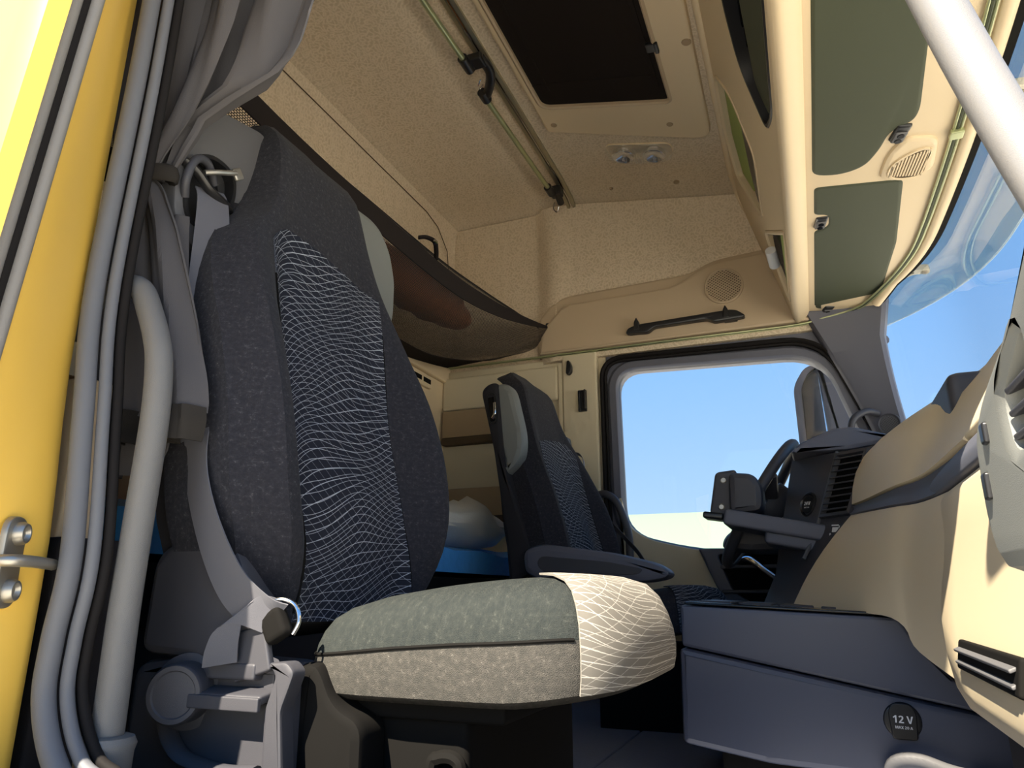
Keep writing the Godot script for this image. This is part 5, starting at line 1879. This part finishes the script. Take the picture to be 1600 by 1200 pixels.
	var shell := obj("side_shell", shl, M.dark_soft, d)
	var sl := Mb.new()
	sl.sweep(to3(rp([Vector2(-0.905, 0.975), Vector2(-0.880, 0.978), Vector2(-0.868, 0.90), Vector2(-0.878, 0.876), Vector2(-0.897, 0.882)], 0.012, 4), on_z(-0.404)), V(0, 0, 1), [Vector2(-0.004, -0.004), Vector2(-0.003, 0.003), Vector2(0.003, 0.003), Vector2(0.004, -0.004)])
	obj("slot_rim", sl, M.black, shell)
	var sb := Mb.new()
	sb.rbox(V(-0.888, 0.925, -0.405), V(0.02, 0.08, 0.004), 0.002, Basis(V(0, 0, 1), 0.12))
	obj("slot", sb, M.gloss_black, shell)
	var sc2 := Mb.new()
	sc2.tube(spline([V(-0.885, 0.895, -0.401), V(-0.876, 0.91, -0.399), V(-0.878, 0.945, -0.401)], 4), 0.004, 8)
	obj("slot_lever", sc2, M.chrome, shell)
	var ar := Mb.new()
	ar.prism(rp([Vector2(-0.775, 0.485), Vector2(-0.72, 0.503), Vector2(-0.50, 0.472), Vector2(-0.39, 0.444), Vector2(-0.35, 0.420), Vector2(-0.36, 0.402), Vector2(-0.42, 0.392), Vector2(-0.62, 0.402), Vector2(-0.70, 0.392), Vector2(-0.77, 0.42)], 0.025, 5), 0.075, 0.016, on_z(-0.445))
	var arm := obj("armrest", ar, M.door_dark, d)
	var ai := Mb.new()
	ai.prism(rp([Vector2(-0.72, 0.468), Vector2(-0.52, 0.448), Vector2(-0.42, 0.428), Vector2(-0.44, 0.412), Vector2(-0.62, 0.418), Vector2(-0.69, 0.412), Vector2(-0.73, 0.44)], 0.02, 4), 0.004, 0.002, on_z(-0.371))
	obj("side_inset", ai, M.dark, arm)
	var pd2 := Mb.new()
	pd2.rbox(V(-0.42, 0.11, -0.66), V(0.34, 0.22, 0.36), 0.012)
	obj("pedestal", pd2, M.black_matt, d)
	# driver's belt
	var b2 := thing("seat_belt", "loop of dark belt webbing sticking out beside the driver seat headrest", "seat belt", V(-0.74, 0.8, -0.86))
	var pth := spline([V(-0.795, 0.83, -0.84), V(-0.765, 0.85, -0.845), V(-0.735, 0.846, -0.85), V(-0.722, 0.815, -0.855), V(-0.735, 0.765, -0.86), V(-0.745, 0.72, -0.86)], 6)
	var sds := []
	for i in pth.size(): sds.append(V(0.15, 0.1, 1))
	var bw := Mb.new()
	bw.ribbon(pth, sds, 0.04, 0.0016)
	obj("webbing", bw, M.belt, b2)
	var bb := Mb.new()
	bb.rbox(V(-0.785, 0.875, -0.84), V(0.035, 0.07, 0.05), 0.008, Basis(V(0, 0, 1), 0.15))
	obj("buckle", bb, M.black, b2)
	var bl := Mb.new()
	var p3 := spline([V(-0.745, 0.74, -0.875), V(-0.69, 0.66, -0.885), V(-0.62, 0.58, -0.89), V(-0.55, 0.50, -0.895), V(-0.51, 0.43, -0.895)], 6)
	var sd3 := []
	for i in p3.size(): sd3.append(V(0.3, 0.3, 1))
	bl.ribbon(p3, sd3, 0.045, 0.0016)
	obj("lap_webbing", bl, M.belt, b2)

func build_near():
	# yellow door pillar: sunlit outer skin, worn rubber, shaded jamb, inner seal
	var p := Mb.new()
	var rows := []
	# plan points of the jamb at height y
	for i in 25:
		var v := i / 24.0
		var y := lerpf(-0.15, 1.35, v)
		var xo := jamb_x(y)
		var row := PackedVector3Array()
		var xi := -0.722 + 0.018 * smoothstep(0.62, 0.38, y)
		row.append(V(xi - 0.008, y, 1.10))
		row.append(V(xi, y, 1.112))
		row.append(V(lerpf(xi, xo, 0.35), y, 1.15))
		row.append(V(lerpf(xi, xo, 0.70), y, 1.18))
		row.append(V(xo, y, 1.212))
		rows.append(row)
	p.sheet(rows, -0.012)
	var pl := struct("trim_4", p, M.yellow)
	tag(pl, "shaded yellow door pillar beside the open passenger door")
	var sk := Mb.new()
	rows = []
	for i in 25:
		var y := lerpf(-0.15, 1.35, i / 24.0)
		var xo := jamb_x(y) + 0.006
		rows.append(PackedVector3Array([V(xo, y, 1.245), V(xo - 0.004, y, 1.256), V(xo - 0.02, y, 1.262), V(xo - 0.5, y, 1.275), V(xo - 1.0, y, 1.28)]))
	sk.sheet(rows, 0.012)
	obj("outer_skin", sk, M.yellow, pl)
	for k in 2:
		var r := Mb.new()
		var pts := PackedVector3Array()
		for i in 25:
			var y := lerpf(-0.15, 1.35, i / 24.0)
			pts.append(V(jamb_x(y) + [0.001, 0.0][k], y, [1.240, 1.217][k]))
		r.tube(pts, [0.0085, 0.0065][k], 12)
		obj("outer_rubber", r, [M.rubber_worn, M.rubber_worn][k], pl)
	var r2 := Mb.new()
	var pts2 := PackedVector3Array()
	for i in 25:
		var y := lerpf(-0.15, 1.35, i / 24.0)
		pts2.append(V(jamb_x(y) - 0.006, y, 1.228))
	r2.tube(pts2, 0.009, 10)
	obj("rubber_groove", r2, M.rubber_dark, pl)
	# inner seal: two rolls round the opening
	var loop := [V(-0.703, 1.45, 1.10), V(-0.703, 1.0, 1.10), V(-0.713, 0.70, 1.10), V(-0.697, 0.55, 1.10), V(-0.678, 0.40, 1.10), V(-0.684, 0.32, 1.10), V(-0.682, 0.265, 1.10), V(-0.655, 0.215, 1.10), V(-0.615, 0.19, 1.10), V(-0.5, 0.175, 1.10), V(0.25, 0.16, 1.10)]
	var path := spline(loop, 8)
	var s1 := Mb.new()
	s1.tube(path, 0.0105, 14)
	var seal := obj("door_seal", s1, M.rubber)
	tag(seal, "black twin rubber door seal running down the yellow pillar", "seal")
	var s2 := Mb.new()
	var q := PackedVector3Array()
	for i in path.size():
		var d := (path[mini(i + 1, path.size() - 1)] - path[maxi(i - 1, 0)]).normalized()
		var n := V(0, 0, 1).cross(d)
		if n.x < 0 and absf(n.x) > absf(n.y): n = -n
		q.append(path[i] + n * (1 if n.y >= -0.2 else -1) * 0.0125 + V(0, 0, -0.014))
	s2.tube(q, 0.0065, 12)
	obj("inner_lip", s2, M.rubber, seal)
	var s3 := Mb.new()
	var q3 := PackedVector3Array()
	for v in q: q3.append(v + V(0.003, 0.003, -0.013))
	s3.tube(q3, 0.0055, 10)
	obj("inner_fold", s3, M.rubber_dark, seal)
	# pale strip and dark lining behind the seal
	var ln := Mb.new()
	ln.rbox(V(-0.76, 0.5, 1.05), V(0.03, 0.20, 0.04), 0.004)
	var lst := obj("trim_5", ln, M.cream)
	lst.set_meta("kind", "structure")
	var dk := Mb.new()
	dk.rbox(V(-0.80, 0.20, 1.03), V(0.14, 0.44, 0.09), 0.006)
	var dks := obj("trim_6", dk, M.dark_soft)
	dks.set_meta("kind", "structure")
	# door striker with two screws
	var st := thing("door_striker", "steel door striker bolted to the yellow pillar", "striker", V(-0.70, 0.39, 1.141))
	var jx := func(z: float, y: float) -> Vector3: return V(lerpf(-0.704, jamb_x(y), clampf((z - 1.112) / 0.10, 0, 1)), y, z)
	var pn := V(0.86, 0, -0.5).normalized()
	var jb := facing(jx.call(1.149, 0.390), pn)
	var plt := Mb.new()
	plt.prism(rp([Vector2(-0.019, -0.042), Vector2(-0.019, 0.042), Vector2(0.019, 0.042), Vector2(0.019, -0.042)], 0.018, 6), 0.006, 0.002, jb)
	obj("plate", plt, M.steel, st)
	for s in [-1, 1]:
		var sc := Mb.new()
		sc.lathe([Vector2(0, 0.006), Vector2(0.005, 0.006), Vector2(0.007, 0.010), Vector2(0.009, 0.010), Vector2(0.011, 0.006), Vector2(0.011, 0.0), Vector2(0, 0.0)], jb * Transform3D(Basis(), V(0, s * 0.026, 0.004)), 20)
		obj("screw", sc, M.steel, st)
	var bar := Mb.new()
	bar.tube(spline([jb * V(-0.03, 0.0, 0.004), jb * V(-0.028, 0.0, 0.02), jb * V(-0.01, 0.0, 0.026), jb * V(0.03, -0.001, 0.026), jb * V(0.042, -0.001, 0.022)], 5), 0.0055, 12)
	obj("bolt", bar, M.steel, st)
	var slot := Mb.new()
	slot.rbox(jx.call(1.152, 0.318) + pn * 0.001, V(0.008, 0.035, 0.004), 0.001, facing(V(0, 0, 0), pn).basis)
	obj("slot", slot, M.black_matt, pl)

	# entry grab handle
	var h := thing("entry_handle", "long grey grab handle bent over at the top beside the passenger door seal", "handle", V(-0.65, 0.19, 1.05))
	var hp := spline([V(-0.785, 0.69, 1.06), V(-0.765, 0.706, 1.055), V(-0.746, 0.713, 1.05), V(-0.722, 0.715, 1.05), V(-0.700, 0.705, 1.05), V(-0.681, 0.674, 1.05), V(-0.665, 0.64, 1.05), V(-0.656, 0.61, 1.05), V(-0.650, 0.55, 1.05), V(-0.652, 0.444, 1.05), V(-0.654, 0.347, 1.05), V(-0.653, 0.27, 1.05), V(-0.653, 0.215, 1.05)], 6)
	var hb := Mb.new()
	var rad := []
	for i in hp.size(): rad.append(lerpf(0.0135, 0.0155, float(i) / hp.size()))
	hb.tube(hp, 0.017, 20, 1.0, rad)
	obj("bar", hb, M.handle_grey, h)
	var cup := Mb.new()
	cup.lathe([Vector2(0, -0.08), Vector2(0.024, -0.08), Vector2(0.026, -0.008), Vector2(0.028, 0.0), Vector2(0.025, 0.006), Vector2(0.019, 0.008), Vector2(0, 0.006)], Transform3D(Basis(V(1, 0, 0), V(0, 0, -1), V(0, 1, 0)), V(-0.653, 0.222, 1.05)), 24)
	obj("foot_socket", cup, M.handle_grey, h)
	var tm := Mb.new()
	tm.rbox(V(-0.795, 0.68, 1.06), V(0.03, 0.05, 0.04), 0.010)
	obj("top_mount", tm, M.handle_grey, h)

	# silver grab bar close to the lens, on the front pillar
	var gb := thing("grab_bar", "thick silver grab bar crossing the upper right corner close up", "handle", V(0.15, 0.6, 1.13))
	var g := Mb.new()
	g.tube(spline([V(0.14, 1.0, 1.16), V(0.085, 0.98, 1.145), V(0.078, 0.92, 1.13), V(0.104, 0.83, 1.13), V(0.134, 0.69, 1.13), V(0.166, 0.56, 1.13), V(0.20, 0.44, 1.13), V(0.26, 0.40, 1.15)], 8), 0.0155, 22)
	obj("bar", g, M.bar_silver, gb)

	# gathered dark curtain behind the handle
	var c := thing("cab_curtain", "gathered dark grey curtain hanging beside the belt of the passenger seat", "curtain", V(-0.7, 0.55, 1.0))
	# rows of [y, x left, x right, fold depth]
	var ut := [[1.42, -0.86, -0.40, 0.030], [1.30, -0.85, -0.42, 0.028], [1.18, -0.84, -0.49, 0.025], [1.11, -0.835, -0.521, 0.022], [1.04, -0.83, -0.544, 0.020], [1.005, -0.82, -0.585, 0.018], [0.985, -0.81, -0.680, 0.016], [0.955, -0.80, -0.705, 0.014], [0.925, -0.79, -0.728, 0.010], [0.90, -0.785, -0.745, 0.006]]
	var u := Mb.new()
	cloth(u, ut, 0.995, 3.2, 0.4)
	obj("upper_drape", u, M.curtain, c)
	# a second layer over it with a stitched hem
	var vt := [[1.42, -0.86, -0.60, 0.02], [1.25, -0.85, -0.625, 0.02], [1.10, -0.845, -0.645, 0.018], [1.02, -0.84, -0.672, 0.016], [0.97, -0.83, -0.70, 0.013], [0.925, -0.81, -0.735, 0.009], [0.90, -0.80, -0.75, 0.006]]
	var v := Mb.new()
	var right := cloth(v, vt, 1.018, 2.2, 2.0)
	obj("front_fold", v, M.curtain, c)
	var th := Mb.new()
	var tp := PackedVector3Array()
	for k in right.size(): tp.append(right[k] + V(-0.018, 0, 0.002))
	th.tube(tp, 0.0009, 5)
	obj("stitching", th, M.thread, c)
	# lower part, tied at the top and flaring to a hem
	var lt := [[0.905, -0.815, -0.765, 0.006], [0.876, -0.825, -0.741, 0.010], [0.812, -0.828, -0.708, 0.014], [0.726, -0.828, -0.677, 0.018], [0.64, -0.825, -0.651, 0.022], [0.575, -0.82, -0.633, 0.024], [0.562, -0.815, -0.632, 0.024]]
	var l := Mb.new()
	cloth(l, lt, 1.012, 2.6, 0.9)
	obj("lower_drape", l, M.curtain, c)
	var l2 := Mb.new()
	cloth(l2, [[0.568, -0.735, -0.632, 0.022], [0.55, -0.735, -0.630, 0.023], [0.528, -0.73, -0.632, 0.024]], 1.014, 2.6, 0.9)
	obj("hem", l2, M.hem, c)
	var l3 := Mb.new()
	cloth(l3, [[0.85, -0.82, -0.73, 0.010], [0.70, -0.825, -0.71, 0.014], [0.58, -0.825, -0.70, 0.018], [0.53, -0.82, -0.695, 0.020], [0.50, -0.82, -0.71, 0.020]], 0.975, 2.1, 2.4)
	obj("inner_drape", l3, M.curtain, c)
	var tie := Mb.new()
	tie.tube(spline([V(-0.80, 0.905, 1.0), V(-0.785, 0.90, 1.022), V(-0.755, 0.898, 1.022), V(-0.738, 0.902, 1.0), V(-0.765, 0.905, 0.985), V(-0.80, 0.905, 1.0)], 5), 0.006, 8, 2.0)
	obj("tie", tie, M.hem, c)

func jamb_x(y: float) -> float:   # outer edge of the pillar leans forward towards the top
	return -0.668 + 0.12 * clampf(y - 0.568, -0.2, 0.6)

func cloth(mb: Mb, table: Array, z: float, waves: float, phase: float) -> PackedVector3Array:
	var rows := []
	var right := PackedVector3Array()
	var xs := [[], [], []]
	for q in table:
		for k in 3: xs[k].append([-q[0], q[k + 1]])
	var y0: float = table[0][0]
	var y1: float = table[-1][0]
	for i in 29:
		var y := lerpf(y0, y1, i / 28.0)
		var l := tab(xs[0], -y); var r := tab(xs[1], -y); var d := tab(xs[2], -y)
		var row := PackedVector3Array()
		for k in 41:
			var u := k / 40.0
			var f := sin(u * waves * TAU + phase + 0.5 * sin(y * 9.0)) + 0.35 * sin(u * waves * TAU * 2.3 + phase * 3.0 + y * 14.0)
			row.append(V(lerpf(l, r, u) + 0.3 * d * sin(u * waves * TAU * 0.9 + 1.0) * u * (1.0 - u), y, z + d * f * 0.6))
		rows.append(row)
		right.append(row[40])
	mb.sheet(rows, 0.0025)
	return right
